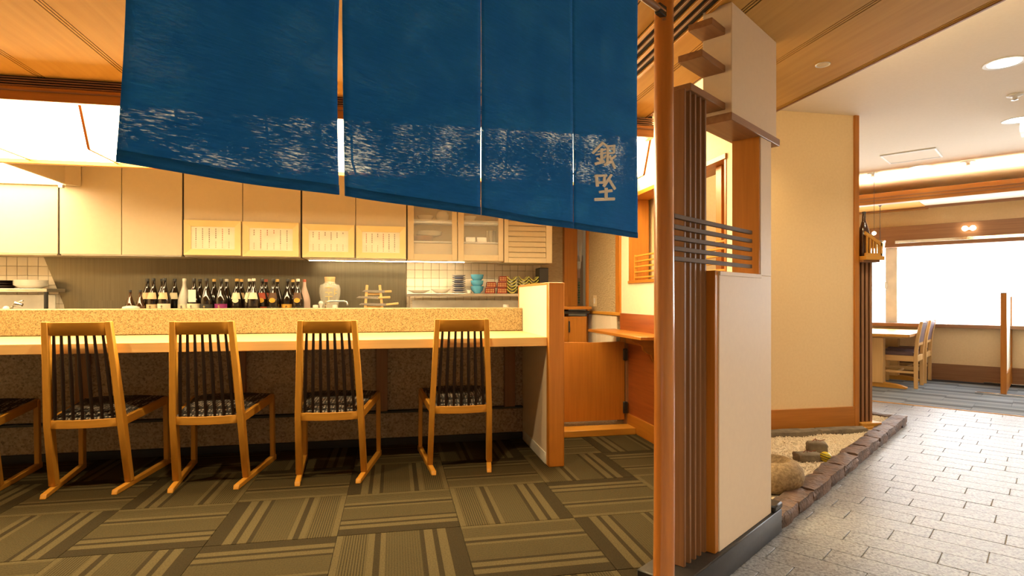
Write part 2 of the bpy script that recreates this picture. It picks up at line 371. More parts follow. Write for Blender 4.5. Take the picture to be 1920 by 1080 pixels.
# ---- enclosing walls (outside the frame)
struct('wall_left', B(-3.7, -3.6, -2.6, 5.7, 0, 2.36), 'cream_light')
struct('wall_rear', B(-3.6, 3.5, -2.7, -2.6, 0, 2.36), 'cream_light')
struct('wall_hall', B(-.6, 9.0, -2.0, -1.9, 0, 2.36), 'cream_light', 'B')
struct('wall_dining', B(5.3, 9.0, 2.75, 2.85, 0, 2.36), 'cream_wall', 'B')
struct('wall_service', B(3.20, 3.30, 3.86, 6.4, 0, 2.36), 'cream_wall')

# ---- kitchen back wall and its tiles
wb = struct('wall_back', B(-3.6, 1.58, 5.36, 5.46, 0, 2.13), 'plaster_wave')
child(wb, 'grout_bed', B(.106, 1.372, 5.352, 5.36, .78, 1.34), 'grout'); child(wb, 'grout_bed', B(-3.6, -2.6, 5.352, 5.36, .78, 1.34), 'grout')
tile = mesh(B(-.0353, .0353, -.003, .003, -.0363, .0363), 'wall_tile', 'tile_white', bev=.0015)
for (x0, n_) in ((.110, 17), (-3.25, 9)):
    for i in range(n_):
        for j in range(7):
            c = bpy.data.objects.new('wall_tile', tile); COL.objects.link(c); c.parent = wb; c.location = (x0 + .0365 + .0735 * i, 5.350, 1.298 - .0755 * j)
child(wb, 'steel_splashback', MB().prism([(-2.767, 1.345), (-2.62, .95), (-2.6, .78), (.104, .78), (.104, 1.345)], 5.336, 5.350, 'y'), 'steel_wall')
child(wb, 'steel_lower_panel', B(-2.55, .104, 5.322, 5.336, .78, .985), 'steel_wall')

# ---- right wall of the counter room (X = 1.77), with a long opening
WX, WT = 1.77, .15
wr = struct('wall_right', MB().box(WX, WX + WT, 2.74, 4.44, .886, 1.135).box(WX, WX + WT, 2.74, 4.44, 1.765, 2.36).box(WX, WX + WT, 4.2, 4.44, 1.135, 1.765).box(WX, WX + WT, 2.74, 2.87, 1.135, 1.765), 'cream_light')
child(wr, 'wainscot', B(WX - .012, WX + WT, 2.74, 4.36, .12, .886), 'red_wood', .002)
child(wr, 'base_trim', B(WX - .024, WX, 2.74, 4.19, 0, .125), 'orange_y', .003)
child(wr, 'opening_sill', B(WX - .012, WX + WT + .012, 2.86, 4.205, 1.115, 1.137), 'orange_y', .002)
child(wr, 'opening_header', B(WX - .012, WX + WT + .012, 2.86, 4.21, 1.760, 1.790), 'orange_y', .002)
child(wr, 'opening_jamb', B(WX - .004, WX + WT + .004, 4.185, 4.205, 1.137, 1.76), 'orange_z', .002)
child(wr, 'opening_jamb', B(WX - .004, WX + WT + .004, 2.865, 2.885, 1.137, 1.76), 'orange_z', .002)
child(wr, 'opening_post', B(WX + .05, WX + .11, 3.00, 3.06, 1.137, 1.76), 'orange_z', .002)
child(wr, 'round_post', MB().tube([(WX + .06, 2.80, .9), (WX + .06, 2.80, 1.76)], .03, 14), 'pale_z')
for k in range(5):
    z = 1.152 + .040 * k
    child(wr, 'opening_bar', B(WX + .004, WX + .020, 2.885, 4.11, z, z + .012), 'honey_y', .002)
child(wr, 'bar_end_post', B(WX + .004, WX + .020, 4.11, 4.118, 1.137, 1.33), 'honey_z')
child(wr, 'corner_post', B(WX - .018, WX + .02, 4.36, 4.445, .886, 2.12), 'orange_z', .003)
ws = struct('wall_service_side', B(WX, WX + .12, 4.445, 5.15, 0, 2.13), 'plaster_wave')
child(ws, 'dado_rail', B(WX - .02, WX, 4.36, 5.15, .865, .890), 'honey_y', .002)
for i in range(6):
    for j in range(5):
        child(ws, 'dado_tile', B(WX - .008, WX, 4.449 + .1166 * i, 4.449 + .1166 * i + .1146, .685 + .0 - .17 * j + .002, .855 - .17 * j), 'tile_white', .001)
child(ws, 'end_trim', B(WX - .018, WX + .12, 5.15, 5.19, 0, 2.13), 'orange_z', .002)
# wooden reveal and end of the kitchen passage
we = struct('wall_passage', B(1.58, 1.62, 5.30, 5.46, 0, 2.13), 'orange_z')
child(we, 'wood_panel', B(1.62, 1.715, 5.32, 5.36, .93, 2.13), 'orange_z', .002)
child(we, 'end_wall', B(1.5, 2.6, 5.9, 6.0, 0, 2.13), 'cream_light')
child(we, 'side_wall', B(2.2, 2.3, 5.1, 5.9, 0, 2.13), 'cream_light')

# ---- cream wall behind the garden (parallel to the counter)
wg = struct('wall_garden', B(1.955, 3.345, 3.735, 3.86, .20, 2.36), 'cream_wall')
child(wg, 'wood_base', B(1.95, 3.352, 3.722, 3.86, 0, .20), 'orange_x', .002)
child(wg, 'side_return', B(1.955, 2.05, 3.86, 5.0, 0, 2.36), 'cream_wall')
child(wg, 'end_post', B(3.345, 3.385, 3.720, 3.88, 0, 2.36), 'orange_z', .003)

# ---- entrance screen: half wall with opening, box above (B frame)
V0, V1 = .872, .988
wp = struct('wall_pillar', MB().box(2.012, 2.527, V0, V1, .10, 1.093).box(2.407, 2.527, V0, V1, 1.093, 1.66), 'white_panel', 'B', .002)
child(wp, 'cap_strip', B(2.010, 2.409, V0 - .004, V1 + .004, 1.083, 1.098), 'white_panel', .001)
child(wp, 'end_board', B(1.985, 2.013, V0 + .004, V1 + .02, .10, 1.10), 'orange_z', .002)
child(wp, 'jamb_board', B(2.399, 2.408, V0 + .003, V1 - .003, 1.098, 1.655), 'orange_z')
child(wp, 'upper_box', B(2.128, 2.598, V0 + .003, V1, 1.685, 2.10), 'white_panel', .002)
child(wp, 'box_plate', B(2.105, 2.615, V0 - .006, V1 + .012, 1.655, 1.685), 'brown_x', .002)
child(wp, 'stone_base', MB().prism([(1.70, .856), (2.612, .856), (2.626, .872), (2.626, 1.02), (1.70, 1.02)], 0, .10), 'black_stone', .004)
child(wp, 'stone_end_block', B(2.535, 2.627, .858, 1.02, .10, .128), 'black_stone', .006)
for (u0, z0) in ((2.015, 1.985), (1.934, 1.845), (1.848, 1.705)):
    child(wp, 'display_plate', B(u0, 2.165, .900, .992, z0, z0 + .026), 'brown_x', .002)
for u0 in (1.828, 1.867, 1.905, 1.944, 1.984):
    child(wp, 'vertical_slat', B(u0 - .013, u0, .907, .985, .10, 1.705), 'slat_wood', .0015)
for z0 in (1.268, 1.2335, 1.198, 1.1635, 1.131):
    child(wp, 'horizontal_bar', B(1.72, 2.375, .893, .906, z0 - .009, z0 + .006), 'bar_wood', .001)

# ---- window wall of the dining room (u = 8.86)
ww = struct('wall_window', MB().box(8.86, 9.0, -1.9, 2.75, .19, .665).box(8.86, 9.0, -1.9, 2.75, 1.91, 2.36).box(8.86, 9.0, 2.60, 2.75, .665, 1.91), 'cream_wall', 'B')
child(ww, 'wood_skirting', B(8.848, 8.88, -1.9, 2.75, 0, .20), 'brown_y', .002)
child(ww, 'window_sill', B(8.74, 8.9, -1.9, 2.75, .648, .69), 'brown_y', .003)
child(ww, 'window_header', B(8.74, 8.9, -1.9, 2.75, 1.655, 1.915), 'brown_y', .003)
wn = Thing('window_1', None, None, (8.9, .5, .69), 'B', kind='structure')
wn.part('pane', B(8.92, 8.93, -1.9, 1.49, .69, 1.66), 'window_glow'); wn.part('pane', B(8.92, 8.93, 1.62, 2.60, .69, 1.66), 'window_glow')
wn.part('frame_post', B(8.86, 8.91, 1.49, 1.62, .69, 1.66), 'white_paint', .003); wn.part('latch', B(8.845, 8.86, 1.60, 1.625, 1.13, 1.22), 'chrome', .002)
wn.part('blind_rail', B(8.72, 8.738, -1.9, 1.49, 1.70, 1.735), 'chrome', .002)
bmw = struct('trim_2', MB().prism([(7.48, 2.048), (7.60, 2.048), (7.60, 2.15), (7.585, 2.15), (7.585, 2.09), (7.495, 2.09), (7.495, 2.168), (7.48, 2.168)], -1.9, 2.75, 'y'), 'orange_y', 'B', .002)
for z in (2.083, 2.115): child(bmw, 'moulding', B(7.474, 7.482, -1.9, 2.75, z, z + .008), 'brown_y')

# ================================================================== LAMPS (each hidden tube really sits in its cove)
def tube_lamp(label, a, b, frame, r=.012, m='cove_glow'):
    mid = tuple((p + q) / 2 for p, q in zip(a, b))
    T = Thing('cove_tube', label, 'lamp', mid, frame)
    T.part('tube', MB().tube([a, b], r, 8), m)
    for q in (a, b): T.part('end_cap', MB().box(q[0] - .015, q[0] + .015, q[1] - .015, q[1] + .015, q[2] - .02, q[2] + .015), 'white_paint')
tube_lamp('glowing tube in the ceiling cove over the right wall opening', (1.45, 2.60, 2.175), (1.45, 3.30, 2.175), 'A')
tube_lamp('glowing tube hidden in the cove over the hall edge', (2.15, -.2, 2.175), (2.15, 2.9, 2.175), 'A')
tube_lamp('glowing tube on the beam before the dining room', (7.54, -1.6, 2.125), (7.54, 2.4, 2.125), 'B', m='beam_glow')
HALLC = (1, .86, .64)
def downlight(label, x, y, z, frame, r, watts, m='dim_lamp', col=HALLC, size=None):
    T = Thing('recessed_downlight', label, 'downlight', (x, y, z), frame, group='recessed ceiling downlights')
    T.part('trim_ring', MB().lathe([(r * .80, .02), (r * .80, -.001), (r, -.004), (r * 1.02, .0), (r * 1.02, .004)], (x, y, z), 28), 'white_paint')
    T.part('reflector', MB().lathe([(r * .80, .0), (r * .79, -.0016), (r * .4, -.0022), (.001, -.0025)], (x, y, z), 24), m)
    if watts:
        l = bpy.data.lights.new('downlight_beam', 'SPOT'); l.energy = watts; l.color = col; l.spot_size = R(130); l.spot_blend = .8; l.shadow_soft_size = r * .8
        lo = bpy.data.objects.new('downlight_beam', l); COL.objects.link(lo); lo.parent = T.o; lo.location = (0, 0, -.02)
for i, (u, v, r, wt, m_) in enumerate([(4.392, .216, .10, HALL_W, 'lamp_white'), (5.866, .208, .10, HALL_W, 'lamp_white'), (7.27, 1.018, .10, 4, 'dim_lamp')]):
    downlight(['large white downlight in the cream ceiling, nearest the wooden ceiling edge', 'large white downlight in the cream ceiling above the exit sign box', 'pale round downlight in front of the lit dining room beam'][i], u, v, 2.36, 'B', r, wt, m_)
downlight('small downlight in the brown wooden ceiling right of the white box', 2.994, .799, 2.10, 'B', .032, 0, 'steel')
downlight('large downlight in the hall ceiling beyond the right edge of the picture', 2.95, -.35, 2.36, 'B', .10, HALL_W * .75, 'lamp_white', (1, .92, .80))
downlight('garden downlight in the cream ceiling over the gravel, behind the white box', 2.30, 3.25, 2.36, 'A', .05, 42, col=WARM)
for i, (x, y) in enumerate([(-1.9, 2.55), (-.85, 2.55), (.23, 2.55)]):
    downlight('downlight in the wooden ceiling behind the curtain, %s of three' % ['left', 'middle', 'right'][i], x, y, 2.10, 'A', .04, SEAT_W, col=WARM)
for i, (x, y) in enumerate([(.35, -.55), (1.45, .25)]):  # unseen lamps, added to light the front of the curtain
    downlight('added unseen downlight before the curtain, %s of two' % ['left', 'right'][i], x, y, 2.10, 'A', .04, SEAT_W * 1.1, col=HALLC)
for i, (u, v, r, lab) in enumerate([(5.13, .198, .045, 'small sprinkler rose between the two large hall downlights'), (7.285, 1.451, .05, 'small round fitting at the left end of the hall ceiling'), (7.308, .634, .06, 'round sprinkler rose beside the lit beam')]):
    T = Thing('ceiling_sprinkler', lab, 'sprinkler', (u, v, 2.36), 'B')
    T.part('rose', MB().lathe([(r, 0), (r, -.006), (r * .6, -.014), (.001, -.016)], (u, v, 2.36), 20), 'white_paint')
    T.part('nozzle', MB().lathe([(r * .3, -.012), (r * .3, -.03), (r * .42, -.034), (.001, -.038)], (u, v, 2.36), 12), 'chrome')
T = Thing('ceiling_hatch', 'thin framed rectangular inspection hatch in the cream ceiling', 'hatch', (6.64, 1.0, 2.36), 'B')
T.part('panel', B(6.44, 6.84, .80, 1.205, 2.353, 2.36), 'cream_ceiling', .001)
for a in ((6.42, 6.86, .785, .80), (6.42, 6.86, 1.205, 1.22)): T.part('frame_side', B(*a, 2.349, 2.36), 'white_paint', .001)
for a in ((6.42, 6.44, .80, 1.205), (6.84, 6.86, .80, 1.205)): T.part('frame_side', B(*a, 2.349, 2.36), 'white_paint', .001)
T = Thing('exit_sign_box', 'white ceiling sign box hanging by the right edge of the hall', 'sign', (6.0, .12, 2.36), 'B')
T.part('mount', B(5.90, 6.1, .02, .20, 2.27, 2.36), 'white_paint', .004); T.part('sign_panel', B(5.98, 6.02, -.15, .155, 2.02, 2.27), 'white_paint', .004)
T.part('side_plate', B(5.94, 6.06, .155, .17, 2.10, 2.25), 'steel', .003)

# ---- lantern trough over the counter
LX0, LX1, PIT = -3.045, 1.620, .4665
T = Thing('lantern_trough', 'long glowing white paper lantern trough over the counter', 'lamp', (-.7, 3.75, 1.80))
prof = [(3.50, 2.045), (3.60, 1.825), (3.945, 1.825), (4.05, 2.045)]
for i in range(10):
    a, b_ = LX0 + PIT * i + .006, LX0 + PIT * (i + 1) - .006
    for (p0, p1) in zip(prof[:-1], prof[1:]):
        d = Vector((p1[0] - p0[0], p1[1] - p0[1])).normalized(); n_ = Vector((-d.y, d.x)) * .004; rear = p0 == prof[2]
        T.part('rear_board' if rear else 'paper_pane', MB().prism([(p0[0], p0[1]), (p1[0], p1[1]), (p1[0] + n_.x, p1[1] + n_.y), (p0[0] + n_.x, p0[1] + n_.y)], a, b_, 'x'), 'orange_x' if rear else 'box_glow')
for i in range(11):
    x = LX0 + PIT * i
    for (p0, p1) in zip(prof[:-1], prof[1:]): T.part('rib', MB().beam((x, *p0), (x, *p1), .011, .014, (1, 0, 0)), 'orange_y')
T.part('end_pane', MB().prism(prof, LX1 - .004, LX1, 'x'), 'box_glow'); T.part('end_pane', MB().prism(prof, LX0, LX0 + .004, 'x'), 'box_glow')
T.part('front_rail', B(LX0 - .02, 1.556, 3.300, 3.330, 1.982, 2.050), 'orange_x', .002)
T.part('front_rail_bead', B(LX0 - .02, 1.560, 3.292, 3.302, 2.026, 2.033), 'brown_x')
T.part('return_rail', B(1.530, 1.556, 3.33, 3.50, 1.982, 2.050), 'orange_y', .002)
T.part('rear_top_rail', B(LX0 - .02, LX1 + .02, 4.045, 4.085, 2.04, 2.12), 'orange_x', .002)
T.part('rear_bottom_rail', B(LX0, LX1, 3.935, 3.965, 1.80, 1.838), 'orange_x', .003)
T.part('end_rail', B(LX1 - .002, LX1 + .02, 3.505, 4.045, 2.04, 2.10), 'orange_y', .002)
T.part('end_bottom_rail', B(LX1 - .006, LX1 + .006, 3.60, 3.94, 1.816, 1.829), 'orange_y')
T.part('housing', B(LX0 + .02, LX1 - .02, 3.53, 4.03, 2.05, 2.12), 'white_paint')

# ---- range hood at the far left
T = Thing('range_hood', 'range hood with bright underside before the left kitchen cabinets', 'range hood', (-2.8, 4.7, 1.855))
T.part('shell', MB().box(-3.5, -2.40, 4.12, 4.14, 1.855, 2.12).box(-2.42, -2.40, 4.14, 4.99, 1.855, 2.12).box(-3.5, -2.42, 4.97, 4.99, 1.855, 2.12), 'cabinet_face', .002)
T.part('corner_fillet', MB().prism([(-2.40, 4.90), (-2.335, 4.99), (-2.40, 4.99)], 1.855, 2.12), 'cabinet_face')
T.part('light_panel', B(-3.5, -2.42, 4.14, 4.97, 1.87, 1.88), 'hood_glow'); T.part('hook', B(-2.46, -2.43, 4.93, 4.96, 1.83, 1.86), 'steel', .002)

# ================================================================== KITCHEN
CZ0, CZ1, CY = 1.335, 2.12, 5.0
def cabinet(label, x0, x1, doors, z0=CZ0, depth_front=CY):
    T = Thing('wall_cabinet', label, 'cabinet', ((x0 + x1) / 2, 5.17, z0), group='wall cabinets over the kitchen splashback')
    T.part('carcass', MB().box(x0 + .002, x0 + .016, depth_front + .02, 5.345, z0, CZ1).box(x1 - .016, x1 - .002, depth_front + .02, 5.345, z0, CZ1).box(x0 + .016, x1 - .016, depth_front + .02, 5.345, z0, z0 + .016).box(x0 + .016, x1 - .016, 5.33, 5.345, z0 + .016, CZ1).box(x0 + .016, x1 - .016, depth_front + .02, 5.33, CZ1 - .016, CZ1), 'cabinet_cream')
    for (a, b_) in doors: T.part('door', B(a + .0025, b_ - .0025, depth_front, depth_front + .018, z0 + .004, CZ1), 'cabinet_face', .0015)
    T.part('gap_shade', B(x1 - .001, x1 + .0065, depth_front + .006, 5.34, z0, CZ1), 'dark_recess')  # near-black strip stands in for the shade in the gap between cabinets
    T.part('pull_rail', B(x0 + .01, x1 - .01, depth_front + .004, depth_front + .02, z0 - .006, z0 + .004), 'steel')
    return T
cabinet('cream wall cabinet half hidden by the bright range hood', -3.40, -2.493, [(-3.40, -2.95), (-2.95, -2.493)])
cabinet('plain cream wall cabinet with two doors right of the hood', -2.486, -1.632, [(-2.486, -2.062), (-2.062, -1.632)])
cabinet('cream wall cabinet carrying the two left framed menus', -1.624, -.747, [(-1.624, -1.19), (-1.19, -.747)])
cabinet('cream wall cabinet carrying the two right framed menus', -.739, .103, [(-.739, -.313), (-.313, .103)])
# glazed cabinet
T = Thing('glass_cabinet', 'cream wall cabinet with two glass doors and dishes inside', 'cabinet', (.52, 5.17, 1.325))
x0, x1, z0 = .109, .938, 1.325
T.part('carcass', MB().box(x0, x0 + .016, 5.02, 5.345, z0, CZ1).box(x1 - .016, x1, 5.02, 5.345, z0, CZ1).box(x0 + .016, x1 - .016, 5.02, 5.345, z0, z0 + .016).box(x0 + .016, x1 - .016, 5.33, 5.345, z0 + .016, CZ1).box(x0 + .016, x1 - .016, 5.02, 5.33, CZ1 - .016, CZ1), 'cabinet_cream')
T.part('inner_rail', B(x0 + .016, x1 - .016, 5.055, 5.07, z0 + .016, 1.478), 'cabinet_cream')
for (a, b_) in ((.112, .532), (.538, .936)):
    d = T.part('door', MB().box(a, a + .052, 5.0, 5.018, z0 + .003, CZ1).box(b_ - .045, b_, 5.0, 5.018, z0 + .003, CZ1).box(a + .052, b_ - .045, 5.0, 5.018, z0 + .003, z0 + .055).box(a + .052, b_ - .045, 5.0, 5.018, CZ1 - .05, CZ1), 'cabinet_cream', .0015)
    T.part('glass_pane', B(a + .050, b_ - .043, 5.008, 5.011, z0 + .053, CZ1 - .05), 'clear_glass', under=d)
for z in (1.483, 1.668, 1.85): T.part('shelf', B(x0 + .016, x1 - .016, 5.055, 5.33, z, z + .014), 'white_paint', .001)
tb = Thing('under_cabinet_light', 'thin bright light strip under the glass cabinet', 'lamp', (.3, 5.06, 1.31))
tb.part('housing', B(-.70, .93, 5.05, 5.085, 1.319, 1.325), 'white_paint'); tb.part('tube', B(-.69, .60, 5.055, 5.08, 1.3155, 1.319), 'under_glow')
# louvred unit
T = Thing('louvre_cabinet', 'cream wall cabinet with horizontal louvre slats at the right end', 'cabinet', (1.16, 5.17, 1.315))
x0, x1, z0 = .943, 1.376, 1.315
T.part('carcass', B(x0, x1, 5.022, 5.345, z0, CZ1), 'cabinet_cream')
T.part('frame', MB().box(x0, x0 + .036, 4.995, 5.02, z0, CZ1).box(x1 - .055, x1, 4.995, 5.02, z0, CZ1).box(x0 + .036, x1 - .055, 4.995, 5.02, z0, z0 + .045).box(x0 + .036, x1 - .055, 4.995, 5.02, CZ1 - .05, CZ1), 'cabinet_cream', .0015)
for k in range(15): T.part('louvre_slat', MB().prism([(4.998, 1.364 + .0465 * k), (5.004, 1.364 + .0465 * k), (5.019, 1.400 + .0465 * k), (5.013, 1.406 + .0465 * k)], x0 + .037, x1 - .056, 'x'), 'cabinet_cream')
# framed menus
def menu(label, x0, x1, z0, z1, cols):
    T = Thing('framed_menu', label, 'menu', ((x0 + x1) / 2, 4.985, z0), group='framed menus on the cabinets')
    w_ = .048; ya, yb = 4.965, 4.994
    O = [(x0, z0), (x1, z0), (x1, z1), (x0, z1)]; I = [(x0 + w_, z0 + w_), (x1 - w_, z0 + w_), (x1 - w_, z1 - w_), (x0 + w_, z1 - w_)]
    for i in range(4):
        j = (i + 1) % 4
        T.part('frame_side', MB().hexa([(O[i][0], yb, O[i][1]), (O[j][0], yb, O[j][1]), (I[j][0], yb, I[j][1]), (I[i][0], yb, I[i][1]), (O[i][0], ya, O[i][1]), (O[j][0], ya, O[j][1]), (I[j][0], ya + .012, I[j][1]), (I[i][0], ya + .012, I[i][1])]), 'frame_wood')
    pp = T.part('sheet', B(x0 + w_ - .004, x1 - w_ + .004, 4.984, 4.99, z0 + w_ - .004, z1 - w_ + .004), 'paper')
    W = x1 - x0 - 2 * w_ - .03
    for c, n_ in enumerate(cols):
        cx = x0 + w_ + .02 + W * (c + .3) / len(cols); q = MB(); q2 = MB(); top = z1 - w_ - .014
        for k in range(n_):
            zz = top - .0165 * k
            for (dx, dz, ww_, hh) in ((-.0036, 0, .0072, .0022), (-.0038, -.0042, .0076, .002), (-.0009, -.0005, .002, .010), (-.0038, -.0088, .0076, .002)):
                q.box(cx + dx, cx + dx + ww_, 4.9832, 4.984, zz + dz - hh, zz + dz)
        for k in range(4):
            zz = z0 + w_ + .062 - .014 * k; q2.box(cx - .003, cx + .003, 4.9832, 4.984, zz - .009, zz)
        T.part('writing_column', q, 'ink' if (c + n_) % 5 else 'red_ink', under=pp); T.part('price_column', q2, 'pale_ink', under=pp)
menu('framed menu at the left end of the four', -1.612, -1.196, 1.343, 1.617, [6, 6, 7, 5, 6, 3])
menu('second framed menu from the left', -1.184, -.758, 1.339, 1.615, [3, 9, 3, 2, 7, 6])
menu('third framed menu from the left', -.731, -.323, 1.337, 1.607, [3, 4, 2, 4, 3, 1])
menu('framed menu at the right end beside the glass cabinet', -.308, .094, 1.335, 1.604, [5, 5, 2, 7, 8, 7])

# back counter, shelves
struct('trim_3', B(-3.6, 1.30, 5.30, 5.322, .60, .78), 'steel')
T = Thing('kitchen_worktop', 'steel kitchen worktop along the back wall holding the bottles', 'worktop', (-1.0, 5.0, 0))
T.part('top', B(-3.58, 1.30, 4.72, 5.30, .755, .78), 'steel', .003); T.part('body', B(-3.58, 1.30, 4.76, 5.30, 0, .755), 'steel_wall')
T = Thing('dish_shelf', 'steel shelf of stacked dishes under the glass cabinet', 'shelf', (.62, 5.2, .78))
T.part('board', B(.106, 1.30, 5.06, 5.318, 1.020, 1.046), 'steel', .003)
for x in (.125, 1.27): T.part('post', MB().tube([(x, 5.10, .78), (x, 5.10, 1.02)], .012, 10), 'steel')
T.part('back_panel', B(.16, 1.25, 5.29, 5.30, .78, .985), 'white_paint')
T = Thing('plate_shelf', 'steel shelf at the far left end of the kitchen', 'shelf', (-3.0, 5.2, .78))
T.part('board', B(-3.55, -2.60, 5.06, 5.318, 1.052, 1.078), 'steel', .003); T.part('post', MB().tube([(-2.615, 5.08, .78), (-2.615, 5.08, 1.052)], .014, 10), 'black_metal')
T.part('back_panel', B(-3.5, -2.66, 5.29, 5.30, .78, 1.03), 'white_paint')

# ---- bottles
def bottle(label, x, y, H=.378, r=.048, glass='bottle_glass', lab='cream', lh=(.04, .125), cap='cap_black', shoulder=None, wrap=None, medal=None, tag=None, group='sake bottles on the kitchen worktop'):
    z = .78
    T = Thing('sake_bottle', label, 'bottle', (x, y, z), group=group)
    pr = [(r * .94, 0), (r, .006), (r, H * .52), (r * .96, H * .57), (r * .78, H * .66), (r * .45, H * .79), (r * .30, H * .86), (r * .27, H * .95), (r * .27, H)]
    T.part('body', MB().lathe(pr, (x, y, z), 18), wrap or glass)
    T.part('cap', MB().lathe([(r * .30, H * .955), (r * .31, H * 1.0), (r * .28, H * 1.012), (.001, H * 1.015)], (x, y, z), 14), cap)
    if lab:
        q = MB(); n_ = 9; a0, a1 = R(195), R(345); vs = []
        for h in lh:
            for k in range(n_): a = a0 + (a1 - a0) * k / (n_ - 1); vs.append((x + (r + .0012) * math.cos(a), y + (r + .0012) * math.sin(a), z + h + .12))
        q.add(vs, [(k, k + 1, n_ + k + 1, n_ + k) for k in range(n_ - 1)]); lb = T.part('label', q, 'label_' + lab)
        q = MB(); rr = random.Random(label)
        for k in range(3):
            zz = z + .12 + lh[0] + (lh[1] - lh[0]) * (.72 - .3 * k); a = R(262 + rr.uniform(-4, 4))
            q.box(x + (r + .002) * math.cos(a) - .006, x + (r + .002) * math.cos(a) + .010, y - r - .004, y - r - .0015, zz - .006, zz - .002)
            q.box(x + (r + .002) * math.cos(a), x + (r + .002) * math.cos(a) + .003, y - r - .004, y - r - .0015, zz - .012, zz + .004)
        T.part('label_writing', q, 'ink' if lab not in ('black', 'magenta', 'brownl') else 'gold_print', under=lb)
    if shoulder:
        q = MB(); n_ = 9; vs = []
        for (hr, hh) in ((.97, .575), (.66, .71)):
            for k in range(n_): a = R(222) + R(96) * k / (n_ - 1); vs.append((x + (r * hr + .002) * math.cos(a), y + (r * hr + .002) * math.sin(a), z + H * hh))
        q.add(vs, [(k, k + 1, n_ + k + 1, n_ + k) for k in range(n_ - 1)]); T.part('shoulder_label', q, 'label_' + shoulder)
    if medal: T.part('round_label', MB().prism([(x + .024 * math.cos(a), z + H * .545 + .020 * math.sin(a)) for a in [k * math.pi / 6 for k in range(12)]], y - r - .003, y - r + .004, 'y'), 'label_' + medal)
    if tag: T.part('hang_tag', B(x - .026, x + .030, y - r - .006, y - r - .003, z + H * .51, z + H * .77), 'paper', .001); 
    if tag: T.part('string', MB().tube([(x, y - r * .5, z + H * .84), (x, y - r - .004, z + H * .765)], .0015, 5), 'twig')
    return T
F_, K_ = 5.10, 5.215
bottle('small brown bottle at the left end of the bottle row', -2.042, 5.100, .285, .036, 'bottle_brown', 'brownl', (.005, .04), 'cap_black')
bottle('second small brown bottle from the left end of the row', -1.966, 5.090, .285, .036, 'bottle_brown', 'brownl', (.005, .04), 'cap_black')
bottle('dark sake bottle with pink shoulder label right of the small bottles', -1.962, 5.215, shoulder='peach', lab=None)
bottle('dark sake bottle with peach base label, first tall one in front', -1.880, 5.110, shoulder='peach', lab='peach', lh=(.01, .055))
bottle('dark sake bottle peeping between the two leftmost labelled ones', -1.864, 5.245, shoulder='cream', lab=None)
bottle('dark sake bottle with wide cream label and orange neck cord', -1.785, 5.070, shoulder='peach', lab='cream', lh=(.005, .06))
bottle('dark sake bottle with oval cream shoulder leaf left of the white one', -1.760, 5.215, shoulder='cream', lab='cream', lh=(.0, .02))
bottle('sake bottle wrapped in white paper', -1.660, 5.130, lab='cream', lh=(.01, .055), wrap='foil_white', cap='cap_white')
bottle('dark sake bottle with a white square tag hung on its neck', -1.574, 5.080, lab='cream', lh=(.005, .06), tag=True)
bottle('dark sake bottle behind the one with the white tag', -1.576, 5.235, lab=None)
bottle('dark sake bottle with black base label, left of the gold capped one', -1.474, 5.060, lab='black', lh=(.005, .055))
bottle('sake bottle with tall gold cap left of the magenta label', -1.462, 5.215, lab='brownl', lh=(.0, .05), cap='cap_gold')
bottle('dark sake bottle with a magenta label', -1.368, 5.070, lab='magenta', lh=(.01, .058))
bottle('dark sake bottle directly behind the magenta labelled one', -1.363, 5.205, lab=None, cap='cap_white')
bottle('dark sake bottle with round white medal right of the magenta label', -1.258, 5.100, shoulder='cream', medal='cream', lab='cream', lh=(.0, .02), cap='cap_gold')
bottle('sake bottle behind the first medal bottle, peach capped', -1.248, 5.205, shoulder='peach', lab=None, cap='cap_gold')
bottle('dark sake bottle with round white medal, second of the medal pair', -1.160, 5.100, shoulder='cream', medal='cream', lab='cream', lh=(.0, .02), cap='cap_white')
bottle('sake bottle behind the second medal bottle', -1.106, 4.995, shoulder='cream', lab=None, cap='cap_white')
bottle('dark sake bottle with red base label and yellow medal', -1.062, 5.090, shoulder='redl', medal='amber', lab='redl', lh=(.0, .035))
bottle('sake bottle with red cap behind the red labelled one', -1.056, 5.205, shoulder='redl', lab=None, cap='cap_red')
bottle('dark sake bottle with yellow medal and black base label', -0.968, 5.050, shoulder='brownl', medal='amber', lab='black', lh=(.0, .035))
bottle('sake bottle with gold cap behind the yellow medal one', -0.960, 5.175, lab='brownl', lh=(.0, .04), cap='cap_gold')
bottle('dark sake bottle with a bright amber base label', -0.864, 5.090, lab='amber', lh=(.005, .055))
bottle('sake bottle with gold neck behind the amber labelled one', -0.846, 5.235, lab=None, cap='cap_gold')
bottle('dark sake bottle with yellow medal at the right end of the row', -0.776, 5.040, shoulder='brownl', medal='amber', lab='black', lh=(.0, .035), cap='cap_white')
bottle('bottle wrapped in pinkish paper at the right end of the row', -0.745, 5.185, lab=None, wrap='foil_pink', cap='cap_red')

